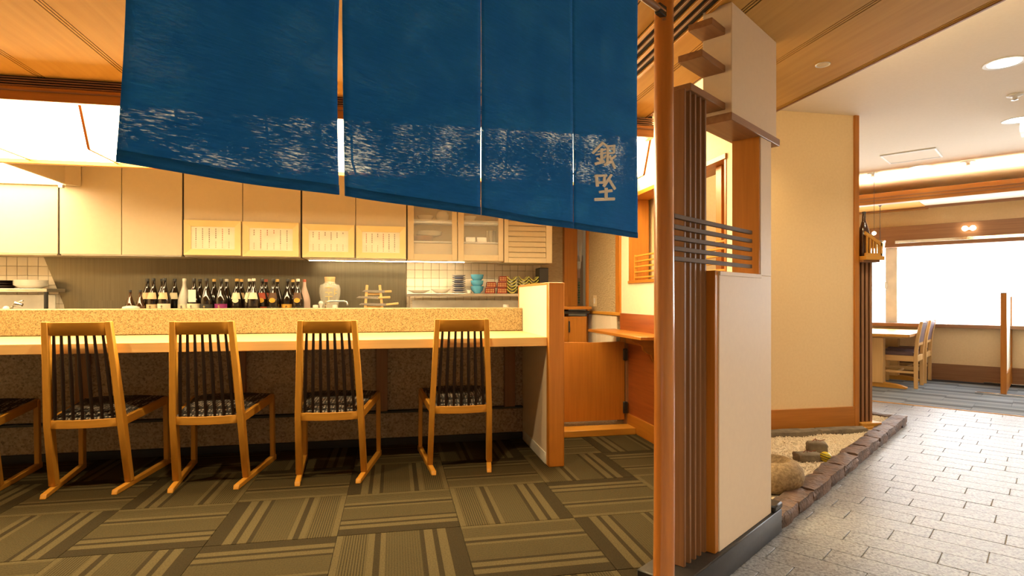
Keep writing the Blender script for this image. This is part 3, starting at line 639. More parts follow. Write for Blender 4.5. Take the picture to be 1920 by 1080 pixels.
# ---- glass jar with cork, tap, knife rack, small things
T = Thing('glass_jar', 'round glass jar with a cork lid and gold writing', 'jar', (-.537, 5.17, .78))
jp = [(.05, 0), (.058, .01), (.062, .10), (.075, .20), (.088, .265), (.090, .30), (.080, .335), (.045, .352), (.042, .365)]
T.part('body', MB().lathe(jp, (-.537, 5.17, .78), 24), 'jar_glass'); T.part('cork_lid', MB().lathe([(.040, .350), (.044, .395), (.044, .405), (.001, .406)], (-.537, 5.17, .78), 18), 'cork')
q = MB()
for (a, b_, c_, d_) in ((-.03, .03, .31, .316), (-.004, .004, .255, .325), (-.028, -.006, .268, .276), (.006, .028, .268, .276), (-.03, .03, .235, .241), (-.004, .004, .18, .236), (-.026, -.008, .195, .202), (.008, .026, .195, .202), (.044, .05, .25, .31), (.050, .066, .29, .296), (.050, .064, .262, .268)):
    q.box(-.537 + a, -.537 + b_, 5.085 - .003, 5.085, .78 + c_, .78 + d_)
T.part('gold_writing', q, 'gold_print')
T = Thing('kitchen_tap', 'chrome kitchen tap with bent spout and white handles', 'tap', (-.53, 4.78, .78))
T.part('spout', MB().tube([(-.53, 4.78, .78), (-.53, 4.78, .955), (-.515, 4.775, .975), (-.49, 4.77, .980), (-.385, 4.75, .980), (-.365, 4.745, .972), (-.360, 4.745, .945)], .008, 10), 'chrome')
for x in (-.605, -.46):
    T.part('handle', MB().lathe([(.006, 0), (.006, .135), (.020, .138), (.022, .150), (.020, .170), (.001, .173)], (x, 4.79, .78), 12), 'white_ceramic')
T.part('swivel_knob', MB().lathe([(.005, .10), (.012, .165), (.020, .185), (.012, .20), (.001, .203)], (-.565, 4.79, .78), 12), 'white_ceramic')
T = Thing('knife_rack', 'pale wooden knife rack shaped like a ladder with knives', 'knife rack', (-.155, 4.85, .78))
for s_ in (-1, 1): T.part('upright', MB().beam((-.160 + s_ * .080, 4.83, .78), (-.165 + s_ * .050, 4.86, 1.110), .020, .022, (0, 1, 0)), 'pale_z', .002)
T.part('lower_rung', B(-.232, -.088, 4.845, 4.86, .925, .940), 'pale_x', .002)
T.part('upper_rung', B(-.215, -.105, 4.855, 4.87, 1.03, 1.045), 'pale_x', .002)
def knife(label, x0, x1, xb, z, dz, y):
    T = Thing('kitchen_knife', label, 'knife', (x0, y, z), group='knives on the rack')
    T.part('blade', MB().prism([(xb, z + .010), (x0 + .02 * (1 if x0 < xb else -1), z + .012), (x0, z - .002), (xb, z - .012)], y, y + .003, 'y'), 'knife_blade')
    T.part('handle', MB().beam((xb, y + .0015, z), (x1, y + .0015, z + dz), .014, .017), 'pale_x', .003)
knife('topmost knife on the wooden rack, short pale handle', -.255, -.020, -.075, 1.058, .002, 4.835)
knife('middle knife on the wooden rack, broad blade to the left', -.300, -.030, -.125, 1.008, .004, 4.832)
knife('lowest knife on the wooden rack, long pale handle', -.280, .035, -.065, .952, .010, 4.828)
solo('sugar_pot', MB().lathe([(.02, 0), (.022, .13), (.022, .15), (.012, .165), (.001, .167)], (-2.755, 4.86, .78), 14), 'white_ceramic', 'small white pot by the left end of the splashback', 'pot', (-2.755, 4.86, .78))
T = Thing('short_tap', 'short curved chrome tap at the far left behind the ledge', 'tap', (-2.66, 4.80, .78))
T.part('neck', MB().tube([(-2.69, 4.80, .78), (-2.69, 4.80, .94), (-2.66, 4.80, .965), (-2.62, 4.80, .955)], [.012, .012, .018, .012], 10), 'chrome'); T.part('lever', MB().beam((-2.67, 4.80, .965), (-2.61, 4.79, .985), .014, .008), 'chrome', .002)
solo('folded_towel', MB().lathe([(.055, 0), (.06, .145), (.055, .158), (.03, .166), (.001, .168)], (-1.965, 4.92, .78), 18), 'white_ceramic', 'rounded white dish by the small bottles', 'dish', (-1.965, 4.92, .78))
solo('paper_cup', MB().lathe([(.020, 0), (.024, .17), (.001, .171)], (.93, 4.86, .78), 16), 'white_ceramic', 'white paper cup behind the granite ledge near the partition', 'cup', (.93, 4.86, .78))

# ---- dishes on the right shelf (z = 1.046)
SZ = 1.046
def dish(name, label, cat, x, y, z, prof, m, group=None, n=20): return solo(name, MB().lathe(prof, (x, y, z), n), m, label, cat, (x, y, z), group=group, smooth=50)
dish('serving_plate', 'shallow white plate at the left end of the dish shelf', 'plate', .215, 5.19, SZ, [(.04, 0), (.05, .004), (.095, .026), (.097, .028), (.09, .026), (.04, .008), (.001, .007)], 'white_ceramic')
dish('serving_bowl', 'wide white bowl second from the left on the dish shelf', 'bowl', .405, 5.19, SZ, [(.035, 0), (.045, .004), (.085, .035), (.088, .040), (.082, .038), (.04, .010), (.001, .008)], 'white_ceramic')
for k in range(9):
    dish('blue_plate', 'small plate, %s in the tall blue and white plate stack' % ['lowest', 'second from the bottom', 'third from the bottom', 'fourth from the bottom', 'fifth from the bottom', 'fourth from the top', 'third from the top', 'second from the top', 'topmost'][k], 'plate', .565, 5.18, SZ + .0185 * k, [(.035, 0), (.038, .004), (.060, .012), (.061, .016), (.055, .0155), (.03, .0075), (.001, .007)], 'grey_ceramic' if k % 2 == 0 else 'blue_ceramic', 'plates in the blue and white stack')
dish('sauce_cup', 'tiny white cup between plate stack and turquoise bowls', 'cup', .652, 5.15, SZ, [(.012, 0), (.016, .004), (.022, .03), (.020, .031), (.012, .008), (.001, .007)], 'white_ceramic')
for k in range(3):
    dish('turquoise_bowl', 'turquoise bowl, %s of the stack of three' % ['lowest', 'middle', 'topmost'][k], 'bowl', .730, 5.18, SZ + .052 * k, [(.028, 0), (.030, .006), (.052, .030), (.058, .058), (.058, .066), (.054, .065), (.045, .03), (.001, .012)], 'turquoise', 'turquoise bowls')
def lacquer(label, x, z):
    T = Thing('lacquer_box', label, 'box', (x, 5.15, z), group='patterned red boxes on the dish shelf')
    T.part('body', MB().hexa([(x - .045, 5.12, z), (x + .045, 5.12, z), (x + .045, 5.18, z), (x - .045, 5.18, z), (x - .038, 5.12, z + .05), (x + .042, 5.12, z + .05), (x + .042, 5.18, z + .05), (x - .038, 5.18, z + .05)]), 'lacquer_red', .002)
    q = MB()
    for a in range(5):
        for b_ in range(2): q.box(x - .034 + .015 * a, x - .028 + .015 * a, 5.1185, 5.12, z + .010 + .018 * b_, z + .022 + .018 * b_)
    T.part('gold_pattern', q, 'gold_print')
for lab, x, k in (('left lower patterned red box', .838, 0), ('right lower patterned red box', .948, 0), ('left patterned red box of the middle row', .850, 1), ('right patterned red box of the middle row', .948, 1), ('topmost patterned red box', .962, 2)): lacquer(lab, x, SZ + .053 * k)
def leafbowl(label, x, z):
    T = Thing('leaf_dish', label, 'dish', (x, 5.15, z), group='boat shaped green dishes on the dish shelf')
    q = MB(); n = 9; vs = []
    for y in (5.09, 5.21):
        for k in range(n):
            a = -1 + 2 * k / (n - 1); vs.append((x + .045 * a, y, z + .034 * a * a + .002)); 
        for k in range(n):
            a = 1 - 2 * k / (n - 1); vs.append((x + .042 * a, y, z + .032 * a * a + .010))
    m_ = 2 * n; q.add(vs, [tuple(range(m_)), tuple(range(m_, 2 * m_))[::-1]] + [(k, (k + 1) % m_, m_ + (k + 1) % m_, m_ + k) for k in range(m_)])
    T.part('body', q, 'leaf_green', smooth=30); T.part('inner_glaze', B(x - .018, x + .018, 5.092, 5.208, z + .0145, z + .0165), 'leaf_dark')
for ci, (x, n_) in enumerate(((1.032, 5), (1.142, 5), (1.232, 5))):
    for k in range(n_): leafbowl('green boat shaped dish, %s column, %s' % (['left', 'middle', 'right'][ci], ['lowest', 'second from the bottom', 'third from the bottom', 'second from the top', 'topmost'][k]), x, SZ + .028 * k)
solo('dark_urn', B(1.285, 1.37, 5.10, 5.25, SZ, 1.28), 'black_plastic', 'dark box standing at the right end of the dish shelf', 'box', (1.32, 5.17, SZ), bev=.004)
# plates far left
for k in range(5):
    dish('white_plate', 'white plate, %s in the stack at the far left' % ['lowest', 'second from the bottom', 'middle', 'second from the top', 'topmost'][k], 'plate', -2.77, 5.18, 1.078 + .009 * k, [(.06, 0), (.07, .004), (.108, .026), (.110, .03), (.10, .027), (.05, .009), (.001, .008)], 'white_ceramic', 'white plates at the far left')
for k in range(3):
    dish('dark_plate', 'dark plate, %s of the three at the left edge' % ['lowest', 'middle', 'topmost'][k], 'plate', -2.965, 5.20, 1.078 + .02 * k, [(.05, 0), (.06, .003), (.085, .020), (.086, .023), (.05, .007), (.001, .006)], 'dark_spindle', 'dark plates at the left edge')
# inside the glass cabinet
def ib(name, label, cat, x, z, pr, m): dish(name, label, cat, x, 5.17, z, pr, m, n=16)
ib('oval_dish', 'brown woven dish on the lower shelf behind the left glass door', 'dish', .25, 1.497, [(.055, 0), (.08, .01), (.092, .05), (.085, .05), (.07, .012), (.001, .01)], 'brown_z')
for k in range(3): ib('cabinet_plate', 'white plate behind the left glass door, %s of three' % ['lowest', 'middle', 'topmost'][k], 'plate', .30 + .004 * k, 1.548 + .012 * k, [(.06, 0), (.11, .014), (.112, .017), (.06, .006), (.001, .005)], 'white_ceramic')
ib('sauce_boat', 'white spouted vessel on the upper shelf behind the left glass door', 'vessel', .27, 1.682, [(.04, 0), (.055, .01), (.075, .045), (.06, .05), (.03, .02), (.001, .018)], 'white_ceramic')
ib('tea_pot', 'pale round pot on the upper shelf behind the left glass door', 'pot', .42, 1.682, [(.035, 0), (.055, .02), (.06, .05), (.04, .085), (.02, .09), (.001, .10)], 'white_ceramic')
for k, x in enumerate((.66, .76)): solo('storage_box', B(x - .045, x + .045, 5.10, 5.22, 1.497, 1.545), 'knife_blade', 'grey storage box on the lower shelf behind the right glass door, %s' % ('left', 'right')[k], 'box', (x, 5.16, 1.497), bev=.004)
for k, (x, y) in enumerate(((.845, 5.12), (.875, 5.16), (.835, 5.19), (.878, 5.22))): dish('drinking_glass', 'drinking glass behind the right glass door, %s of four' % ['front left', 'front right', 'rear left', 'rear right'][k], 'glass', x, y, 1.497, [(.018, 0), (.022, .11), (.0205, .11), (.016, .006), (.001, .005)], 'jar_glass', n=14)
ib('cabinet_bowl', 'white bowl on the upper shelf behind the right glass door', 'bowl', .66, 1.682, [(.03, 0), (.04, .006), (.065, .05), (.06, .05), (.03, .012), (.001, .01)], 'white_ceramic')

# ================================================================== COUNTER
T = Thing('bar_counter', 'long counter with granite front under a pale wooden top', 'counter', (-1.2, 4.15, 0))
T.part('granite_front', B(-3.58, .898, 4.06, 4.10, .24, .716), 'granite_dark', .002)
T.part('granite_lower', B(-3.58, .898, 4.062, 4.10, .05, .225), 'granite_dark', .002)
T.part('toe_kick', B(-3.58, .898, 4.05, 4.09, 0, .05), 'black_plastic', .002); T.part('foot_groove', B(-3.58, .898, 4.035, 4.10, .222, .238), 'black_metal', .003)
for x in (-2.775, -1.882, -.98, -.082, .801): T.part('front_pilaster', B(x - .038, x + .038, 4.03, 4.06, .238, .716), 'brown_z', .002)
T.part('body', B(-3.58, .898, 4.10, 4.34, 0, .90), 'granite_dark')
T.part('granite_ledge', B(-3.58, .898, 4.058, 4.36, .772, .934), 'granite_warm', .004)
T = Thing('counter_top', 'pale wooden counter top before the granite ledge', 'counter top', (-1.2, 3.7, .716))
T.part('plank', B(-3.58, .898, 3.37, 4.056, .716, .770), 'pale_x', .003)
T = Thing('counter_partition', 'low cream partition with orange wooden end post at the counter end', 'partition', (.95, 3.7, 0))
T.part('panel', B(.900, .985, 3.385, 4.18, 0, 1.085), 'white_panel'); T.part('skirting', B(.894, .900, 3.41, 4.03, 0, .07), 'white_paint', .002)
T.part('end_post', B(.897, .994, 3.335, 3.388, 0, 1.097), 'orange_z', .004); T.part('top_cap', B(.896, .990, 3.388, 4.19, 1.085, 1.098), 'orange_y', .002)
T.part('far_post', B(.897, .990, 4.18, 4.20, 0, 1.085), 'orange_z', .002)

# ---- chairs
def make_chair():
    T = Thing('dining_chair', 'x', 'chair', (0, 0, 0), group='wooden counter chairs')
    # half widths at rear skid end / post foot / front
    hw = lambda y: .158 + (y + .27) * .12
    for s_ in (-1, 1):
        T.part('runner', MB().hexa([(s_ * hw(-.27) - .014, -.27, 0), (s_ * hw(-.27) + .014, -.27, 0), (s_ * hw(.31) + .014, .31, 0), (s_ * hw(.31) - .014, .31, 0),
                                    (s_ * hw(-.27) - .014, -.26, .024), (s_ * hw(-.27) + .014, -.26, .024), (s_ * hw(.31) + .014, .31, .034), (s_ * hw(.31) - .014, .31, .034)]), 'honey_y', .003)
        fx, sx_, tx = s_ * .175, s_ * .165, s_ * .139      # post: foot, seat, top
        def sec(x, y, z, dx, dy): return [(x - dx, y - dy, z), (x + dx, y - dy, z), (x + dx, y + dy, z), (x - dx, y + dy, z)]
        q = MB(); levels = [sec(fx, -.125, .028, .016, .024), sec(sx_, -.195, .37, .016, .026), sec((sx_ + tx) / 2, -.236, .63, .0155, .021), sec(tx, -.283, .885, .015, .015)]
        vs = [v_ for l in levels for v_ in l]; fs = [(3, 2, 1, 0), (12, 13, 14, 15)]
        for l in range(3):
            for k in range(4): fs.append((l * 4 + k, l * 4 + (k + 1) % 4, (l + 1) * 4 + (k + 1) % 4, (l + 1) * 4 + k))
        T.part('back_post', q.add(vs, fs), 'honey_z', .003)
        T.part('front_leg', MB().hexa(sec(s_ * hw(.285), .285, .030, .013, .020) + sec(s_ * .222, .275, .405, .013, .020)), 'honey_z', .003)
        T.part('side_rail', MB().beam((s_ * .168, -.18, .360), (s_ * .222, .285, .390), .022, .046), 'honey_y', .003)
    def arc(y, w_, bow, n=7): return [(-w_ + 2 * w_ * k / (n - 1), y - bow * (1 - (2 * k / (n - 1) - 1) ** 2)) for k in range(n)]
    def curved(y0, y1, z0, z1, w0, w1, bow, th):
        n = 9; q = MB(); A = arc(y0, w0, bow, n); Bq = arc(y1, w1, bow, n)
        vs = [(x, y - th, z0) for x, y in A] + [(x, y + th, z0) for x, y in A] + [(x, y - th, z1) for x, y in Bq] + [(x, y + th, z1) for x, y in Bq]
        fs = []
        for k in range(n - 1): fs += [(k, k + 1, 2 * n + k + 1, 2 * n + k), (n + k, 3 * n + k, 3 * n + k + 1, n + k + 1), (2 * n + k, 2 * n + k + 1, 3 * n + k + 1, 3 * n + k), (k, n + k, n + k + 1, k + 1)]
        fs += [(0, 2 * n, 3 * n, n), (n - 1, 2 * n - 1, 4 * n - 1, 3 * n - 1)]
        return q.add(vs, fs)
    T.part('top_rail', curved(-.262, -.283, .815, .882, .128, .126, .018, .011), 'honey_x', .002)
    T.part('rear_seat_rail', curved(-.198, -.203, .338, .382, .152, .150, .024, .012), 'honey_x', .002)
    T.part('front_seat_rail', MB().box(-.215, .215, .265, .290, .365, .410), 'honey_x', .003)
    for k in range(7):
        a = -1 + 2 * k / 6; bow = .022 * (1 - (a * .85) ** 2)
        T.part('spindle', MB().tube([(a * .130, -.203 - bow * 1.05, .374), (a * .121, -.232 - bow, .60), (a * .108, -.266 - bow * .85, .825)], [.0075, .0098, .0068], 8), 'dark_spindle')
    # cushion: soft trapezoid
    q = MB(); n = 9; vs = []; top = []
    for i in range(n):
        ty = i / (n - 1); y = -.205 + .500 * ty; wv = .150 + .070 * ty
        for j in range(n):
            tx = -1 + 2 * j / (n - 1); e = (1 - abs(tx) ** 5) * (1 - abs(2 * ty - 1) ** 6)
            vs.append((tx * wv, y - .022 * (1 - tx * tx) * (1 - ty), .388 + .024 * ty + .028 * e))
    m_ = len(vs); vs += [(x, y, .372 + .04 * (y + .2)) for x, y, z in vs]
    fs = []
    for i in range(n - 1):
        for j in range(n - 1):
            a = i * n + j; fs += [(a, a + 1, a + n + 1, a + n), (m_ + a, m_ + a + n, m_ + a + n + 1, m_ + a + 1)]
    for j in range(n - 1): fs += [(j, m_ + j, m_ + j + 1, j + 1), ((n - 1) * n + j, (n - 1) * n + j + 1, m_ + (n - 1) * n + j + 1, m_ + (n - 1) * n + j)]
    for i in range(n - 1): fs += [(i * n, (i + 1) * n, m_ + (i + 1) * n, m_ + i * n), (i * n + n - 1, m_ + i * n + n - 1, m_ + (i + 1) * n + n - 1, (i + 1) * n + n - 1)]
    T.part('seat_cushion', q.add(vs, fs), 'seat_fabric', smooth=60)
    return T.o
ch0 = make_chair()
for i, (x, y, rz, lab) in enumerate([(-2.215, 3.585, 12, 'wooden counter chair cut off by the left edge of the picture'), (-1.563, 3.572, 1.4, 'wooden counter chair second from the left, nearest the left edge fully seen'),
                                     (-.965, 3.54, -1.0, 'wooden counter chair in the middle of the row, under the left curtain edge'), (-.335, 3.522, -2.9, 'wooden counter chair second from the partition'), (.385, 3.575, -1.5, 'wooden counter chair nearest the cream partition')]):
    o = ch0 if i == 0 else dup_tree(ch0)
    o.location = (x, y, 0); o.rotation_euler = (0, 0, R(rz)); o['label'] = lab

# ================================================================== PASSAGE: gate, step, shelf
T = Thing('swing_gate', 'low orange wooden swing gate beside the counter partition', 'gate', (1.37, 4.2, .07))
T.part('panel', MB().prism([(1.00, .075), (1.728, .075), (1.728, .668), (1.66, .672), (1.5, .668), (1.3, .672), (1.00, .680)], 4.19, 4.212, 'y'), 'orange_z', .002)
T.part('hinge_post', B(1.735, 1.775, 4.19, 4.235, 0, .74), 'brown_z', .003)
for z in (.575, .17): h = T.part('hinge', B(1.712, 1.745, 4.172, 4.190, z - .045, z + .045), 'black_metal', .004)
struct('trim_4', MB().box(.995, 1.745, 4.015, 4.165, 0, .048), 'honey_x', bev=.003)
struct('floor_kitchen', B(.995, 2.6, 4.165, 5.9, -.004, .012), 'granite_dark')
T = Thing('wall_shelf', 'orange wooden shelf on a curved bracket on the right wall', 'shelf', (1.76, 3.95, .735))
T.part('board', B(1.525, 1.757, 3.44, 4.46, .735, .757), 'orange_y', .003)
T.part('back_rail', B(1.735, 1.757, 3.44, 4.19, .66, .735), 'orange_y', .002)
bk = [(1.757, .735), (1.58, .735), (1.575, .715), (1.60, .700), (1.63, .695), (1.655, .675), (1.665, .645), (1.69, .625), (1.72, .615), (1.728, .585), (1.742, .565), (1.757, .56)]
T.part('bracket', MB().prism(bk, 3.70, 3.73, 'y'), 'orange_x', .002)
T = Thing('low_cupboard', 'low wooden cupboard with shelf behind the swing gate', 'cupboard', (1.45, 5.15, .012))
T.part('body', B(1.32, 1.70, 5.0, 5.29, .012, .84), 'orange_z', .002); d = T.part('door', B(1.53, 1.69, 4.985, 5.0, .05, .83), 'orange_z', .002); T.part('hinge', B(1.522, 1.535, 4.975, 4.985, .70, .80), 'black_metal', .001, under=d)
T.part('shelf_top', B(1.31, 1.73, 4.95, 5.29, .905, .930), 'orange_x', .002); T.part('drawer_tray', B(1.34, 1.72, 4.98, 5.28, .865, .890), 'black_plastic', .002); T.part('spacer', B(1.34, 1.38, 5.0, 5.28, .84, .905), 'orange_z')
T = Thing('light_switch', 'cream light switch on the textured passage wall', 'switch', (1.77, 4.98, .95))
T.part('plate', B(1.763, 1.77, 4.93, 5.01, .93, 1.03), 'cabinet_cream', .002); T.part('rocker', B(1.758, 1.763, 4.955, 4.985, .955, 1.005), 'white_paint', .001)
T = Thing('button_panel', 'narrow control panel with green buttons in the doorway gap', 'control panel', (1.75, 5.40, .93))
T.part('plate', B(1.716, 1.80, 5.40, 5.42, .90, 1.42), 'steel', .003); T.part('display', B(1.72, 1.77, 5.392, 5.40, 1.29, 1.36), 'white_paint', .002); T.part('pink_card', B(1.725, 1.765, 5.392, 5.40, 1.20, 1.28), 'foil_pink', .002)
for k in range(9):
    for j in range(2):
        b_ = T.part('button', MB().lathe([(.009, 0), (.009, .006), (.006, .009), (.001, .0095)], T.org, 10), 'button_red' if (k == 8 and j == 0) else 'button_green', pivot=None)
        b_.location = (1.731 + .024 * j - 1.75, -.001, 1.155 - .024 * k - .93); b_.rotation_euler = (R(90), 0, 0)
solo('hanging_cloth', MB().prism([(1.70, 1.95), (1.80, 1.95), (1.795, 1.65), (1.775, 1.36), (1.757, 1.36), (1.735, 1.55), (1.705, 1.72)], 5.375, 5.385, 'y'), 'foil_white', 'pale cloth hanging in the doorway gap over the button panel', 'cloth', (1.75, 5.38, 1.36))

# ---- entrance pole, curtain
T = Thing('round_pole', 'polished round wooden pole at the entrance', 'pole', (1.655, .895, 0), 'B')
q = MB(); zs = [0, .3, .7, 1.0, 1.3, 1.6, 1.9, 2.10]
q.tube([(1.655 + .002 * math.sin(z * 5), .895 + .002 * math.cos(z * 4), z) for z in zs], [.0335, .0325, .0315, .031, .0305, .030, .0295, .029], 24)
T.part('shaft', q, 'pole_wood'); T.part('knot', MB().lathe([(.006, -.002), (.005, .002), (.001, .003)], (1.6285, .880, 1.86), 8), 'brown_z')
NV = .885
def wave(u, z):
    k = (1.88 - z) / .7
    return NV + k * (.0035 * math.sin(u * 13 + .6) + .002 * math.sin(u * 29 + z * 3)) + .001 * math.sin(z * 9 + u * 4)
T = Thing('curtain_rod', 'bamboo rod carrying the blue curtain', 'rod', (.85, .885, 1.88), 'B')
T.part('rod', MB().tube([(.12, NV, 1.885), (1.63, NV, 1.885)], .011, 12), 'brown_x'); T.part('bracket', B(1.595, 1.64, NV - .01, NV + .01, 1.868, 1.90), 'black_metal', .002)
for x in (.15, 1.0): T.part('hanger', MB().tube([(x, NV, 1.885), (x, NV, 2.10)], .004, 8), 'black_metal')
T = Thing('noren_curtain', 'indigo blue split curtain with white lettering hanging over the entrance', 'curtain', (.85, .885, 1.178), 'B')
edges = [(.199, .5205, .207, .521), (.5325, .8475, .527, .848), (.8515, 1.1705, .850, 1.1695), (1.1745, 1.485, 1.171, 1.479)]
for pi, (b0, b1, t0, t1) in enumerate(edges):
    q = MB(); NU, NZ = 26, 44; vs = []
    for i in range(NZ + 1):
        tz = i / NZ; z = 1.176 + (1.882 - 1.176) * tz
        ua = b0 + (t0 - b0) * min(1, tz * 2.2) + (.006 * math.sin(tz * 5) if pi == 0 else 0); ub = b1 + (t1 - b1) * min(1, tz * 2.2)
        if pi == 0: ub -= .003 * math.sin(min(tz, .5) * 2 * math.pi)
        if pi == 1: ua -= .003 * math.sin(min(tz, .5) * 2 * math.pi) * 0
        for j in range(NU + 1):
            tu = j / NU; u = ua + (ub - ua) * tu
            zz = z - (.004 if pi == 0 else .0012) * math.sin(math.pi * tu) * (1 - tz)
            vs.append((u, wave(u, zz), zz))
    S = NU + 1
    hem_rows = 1
    fs = [(i * S + j, i * S + j + 1, (i + 1) * S + j + 1, (i + 1) * S + j) for i in range(NZ) for j in range(NU)]
    pn = T.part('panel', q.add(vs, fs), 'indigo_cloth', smooth=80)
    md = pn.modifiers.new('cloth_thickness', 'SOLIDIFY'); md.thickness = .0014; md.offset = 0
    hm = MB(); rows = [vs[i * S:(i + 1) * S] for i in range(hem_rows + 1)]
    hv = [(x, y - .0016, z) for r_ in rows for x, y, z in r_]; hf = [(i * S + j, i * S + j + 1, (i + 1) * S + j + 1, (i + 1) * S + j) for i in range(hem_rows) for j in range(NU)]
    he = T.part('hem', hm.add(hv, hf), 'indigo_cloth', smooth=80, under=pn); md = he.modifiers.new('cloth_thickness', 'SOLIDIFY'); md.thickness = .001; md.offset = 0
    if pi == 3:
        G1 = [[(92,217),(97,217),(100,214),(54,177),(48,178),(46,180)],[(95,211),(97,214),(101,216),(124,209),(122,206),(117,203)],[(74,185),(72,186),(72,188),(107,202),(110,200),(110,198)],[(64,175),(62,177),(63,179),(108,193),(110,191),(110,188)],[(84,197),(90,199),(95,199),(95,161),(88,159),(82,159)],[(65,167),(67,170),(70,172),(85,169),(82,166),(79,163)],[(105,184),(108,184),(112,183),(102,173),(97,173),(95,174)],[(62,149),(58,152),(58,155),(99,169),(102,166),(102,162)],[(113,206),(111,208),(113,211),(155,221),(157,218),(155,214)],[(144,215),(150,217),(156,217),(155,198),(148,196),(143,196)],[(123,200),(122,202),(123,204),(148,210),(150,208),(149,206)],[(119,188),(117,190),(118,193),(148,200),(150,197),(149,195)],[(113,209),(119,211),(124,210),(120,162),(114,160),(108,161)],[(103,153),(99,155),(97,158),(130,174),(135,172),(137,168)],[(156,194),(161,193),(162,190),(139,176),(134,178),(133,181)],[(120,183),(125,186),(130,188),(160,158),(155,155),(148,153)]]
        G2 = [[(60,118),(58,120),(59,124),(112,133),(115,130),(113,127)],[(60,121),(67,123),(72,123),(77,96),(70,94),(64,94)],[(97,127),(103,129),(108,128),(105,108),(97,106),(92,107)],[(70,102),(68,105),(70,108),(101,113),(102,110),(101,106)],[(131,137),(138,137),(141,135),(103,97),(97,97),(92,100)],[(120,117),(124,120),(130,122),(159,102),(154,98),(148,96)],[(102,95),(110,97),(116,97),(115,68),(108,66),(101,67)],[(79,78),(77,81),(77,84),(138,97),(140,93),(139,89)],[(59,55),(57,59),(59,63),(150,76),(153,72),(150,68)]]
        for g_ in (G1, G2):
            q = MB()
            for k, st_ in enumerate(g_):
                P_ = [(1.2 + a / 1000, 1.2 + c_ / 1000) for a, c_ in st_]; n_ = len(P_); eps = .0016 + .00005 * k
                q.add([(u, wave(u, z) - eps - .0006, z) for u, z in P_] + [(u, wave(u, z) - eps + .0012, z) for u, z in P_], [tuple(range(n_)), tuple(range(n_, 2 * n_))[::-1]] + [(i, n_ + i, n_ + (i + 1) % n_, (i + 1) % n_) for i in range(n_)])
            T.part('character', q, 'letter_white', under=pn, smooth=0)

# ---- linear air diffuser in the wooden ceiling
T = Thing('air_diffuser', 'long slotted air diffuser in the wooden ceiling right of the curtain', 'air vent', (1.09, 1.7, 2.09))
T.part('backing', B(1.005, 1.175, .3, 2.92, 2.094, 2.0985), 'dark_recess')
for k in range(5): T.part('blade', B(1.005 + .040 * k, 1.022 + .040 * k - (.0 if k not in (1, 3) else .006), .3, 2.92, 2.084, 2.0985), 'honey_y' if k % 2 == 0 else 'brown_y', .001)
for y in (.29, 2.92): T.part('end_cap', B(1.005, 1.182, y, y + .01, 2.084, 2.0985), 'honey_x')

# ================================================================== GARDEN
q = MB(); nx, ny = 60, 26; vs = []; rg = random.Random(3)
pa, pb = Vector((1.50, 2.30)), Vector((3.93, 3.98))      # front edge (along curb), back edge along the wall
for j in range(ny + 1):
    for i in range(nx + 1):
        s_ = i / nx; t_ = j / ny
        f0 = b2w(2.63 + 2.90 * s_, .955); bk_ = Vector((1.93 + 1.95 * s_, 3.70 if s_ < .74 else 3.70 + (s_ - .74) * 1.9, 0))
        p_ = f0.lerp(bk_, t_); vs.append((p_.x, p_.y, .030 + .010 * math.sin(p_.x * 17 + p_.y * 9) * .5 + rg.uniform(-.0035, .0035)))
gs = solo('gravel_bed', q.add(vs, [(j * (nx + 1) + i, j * (nx + 1) + i + 1, (j + 1) * (nx + 1) + i + 1, (j + 1) * (nx + 1) + i) for j in range(ny) for i in range(nx)]), 'gravel', 'pale raked gravel of the small indoor rock garden', 'gravel', kind='stuff', smooth=80)
q = MB()
for k in range(5200):
    s_ = rg.random() ** .8; t_ = rg.random()
    f0 = b2w(2.63 + 2.90 * s_, .965); bk_ = Vector((1.93 + 1.95 * s_, 3.70 if s_ < .72 else 3.70 + (s_ - .72) * 1.9, 0)); p_ = f0.lerp(bk_, t_)
    r_ = rg.uniform(.0035, .008); z_ = .034 + .005 * math.sin(p_.x * 17 + p_.y * 9)
    q.add([(p_.x + r_, p_.y, z_), (p_.x, p_.y + r_, z_), (p_.x - r_, p_.y, z_), (p_.x, p_.y - r_, z_), (p_.x, p_.y, z_ + r_ * .8), (p_.x, p_.y, z_ - r_ * .6)], [(0, 1, 4), (1, 2, 4), (2, 3, 4), (3, 0, 4), (1, 0, 5), (2, 1, 5), (3, 2, 5), (0, 3, 5)])
c = child(gs, 'loose_pebbles', q, 'gravel'); c['kind'] = 'stuff'
def stone(L, W, H, seed, jit=.006, n=5):
    rr = random.Random(seed); q = MB(); bm = bmesh.new(); bmesh.ops.create_cube(bm, size=1)
    bmesh.ops.subdivide_edges(bm, edges=bm.edges[:], cuts=3, use_grid_fill=True)
    for v_ in bm.verts:
        x, y, z = v_.co; e = sum(abs(c_) > .49 for c_ in (x, y, z))
        k = 1 - .045 * max(0, e - 1)
        v_.co = (x * L * (1 - .012 * max(0, e - 1)) + rr.uniform(-jit, jit), y * W * k + rr.uniform(-jit, jit), (z + .5) * H * (k if z > 0 else 1) + (rr.uniform(-jit, jit) if z > -.4 else 0))
    vs = [tuple(v_.co) for v_ in bm.verts]; bm.verts.index_update(); fs = [tuple(v_.index for v_ in f.verts) for f in bm.faces]; bm.free()
    return q.add(vs, fs)
T = Thing('garden_curb', 'rough brown stone curb edging the gravel garden', 'curb', (4.0, .915, 0), 'B', local=True)
u = 2.632
for k in range(11):
    L = [.235, .225, .31, .27, .30, .26, .32, .25, .27, .26, .215][k]
    ob = T.part('curb_stone', stone(L - .006, .105, .066, k), 'curb_stone', smooth=35); ob.location = (u + L / 2 - 4.0, 0, 0); u += L
uend = u
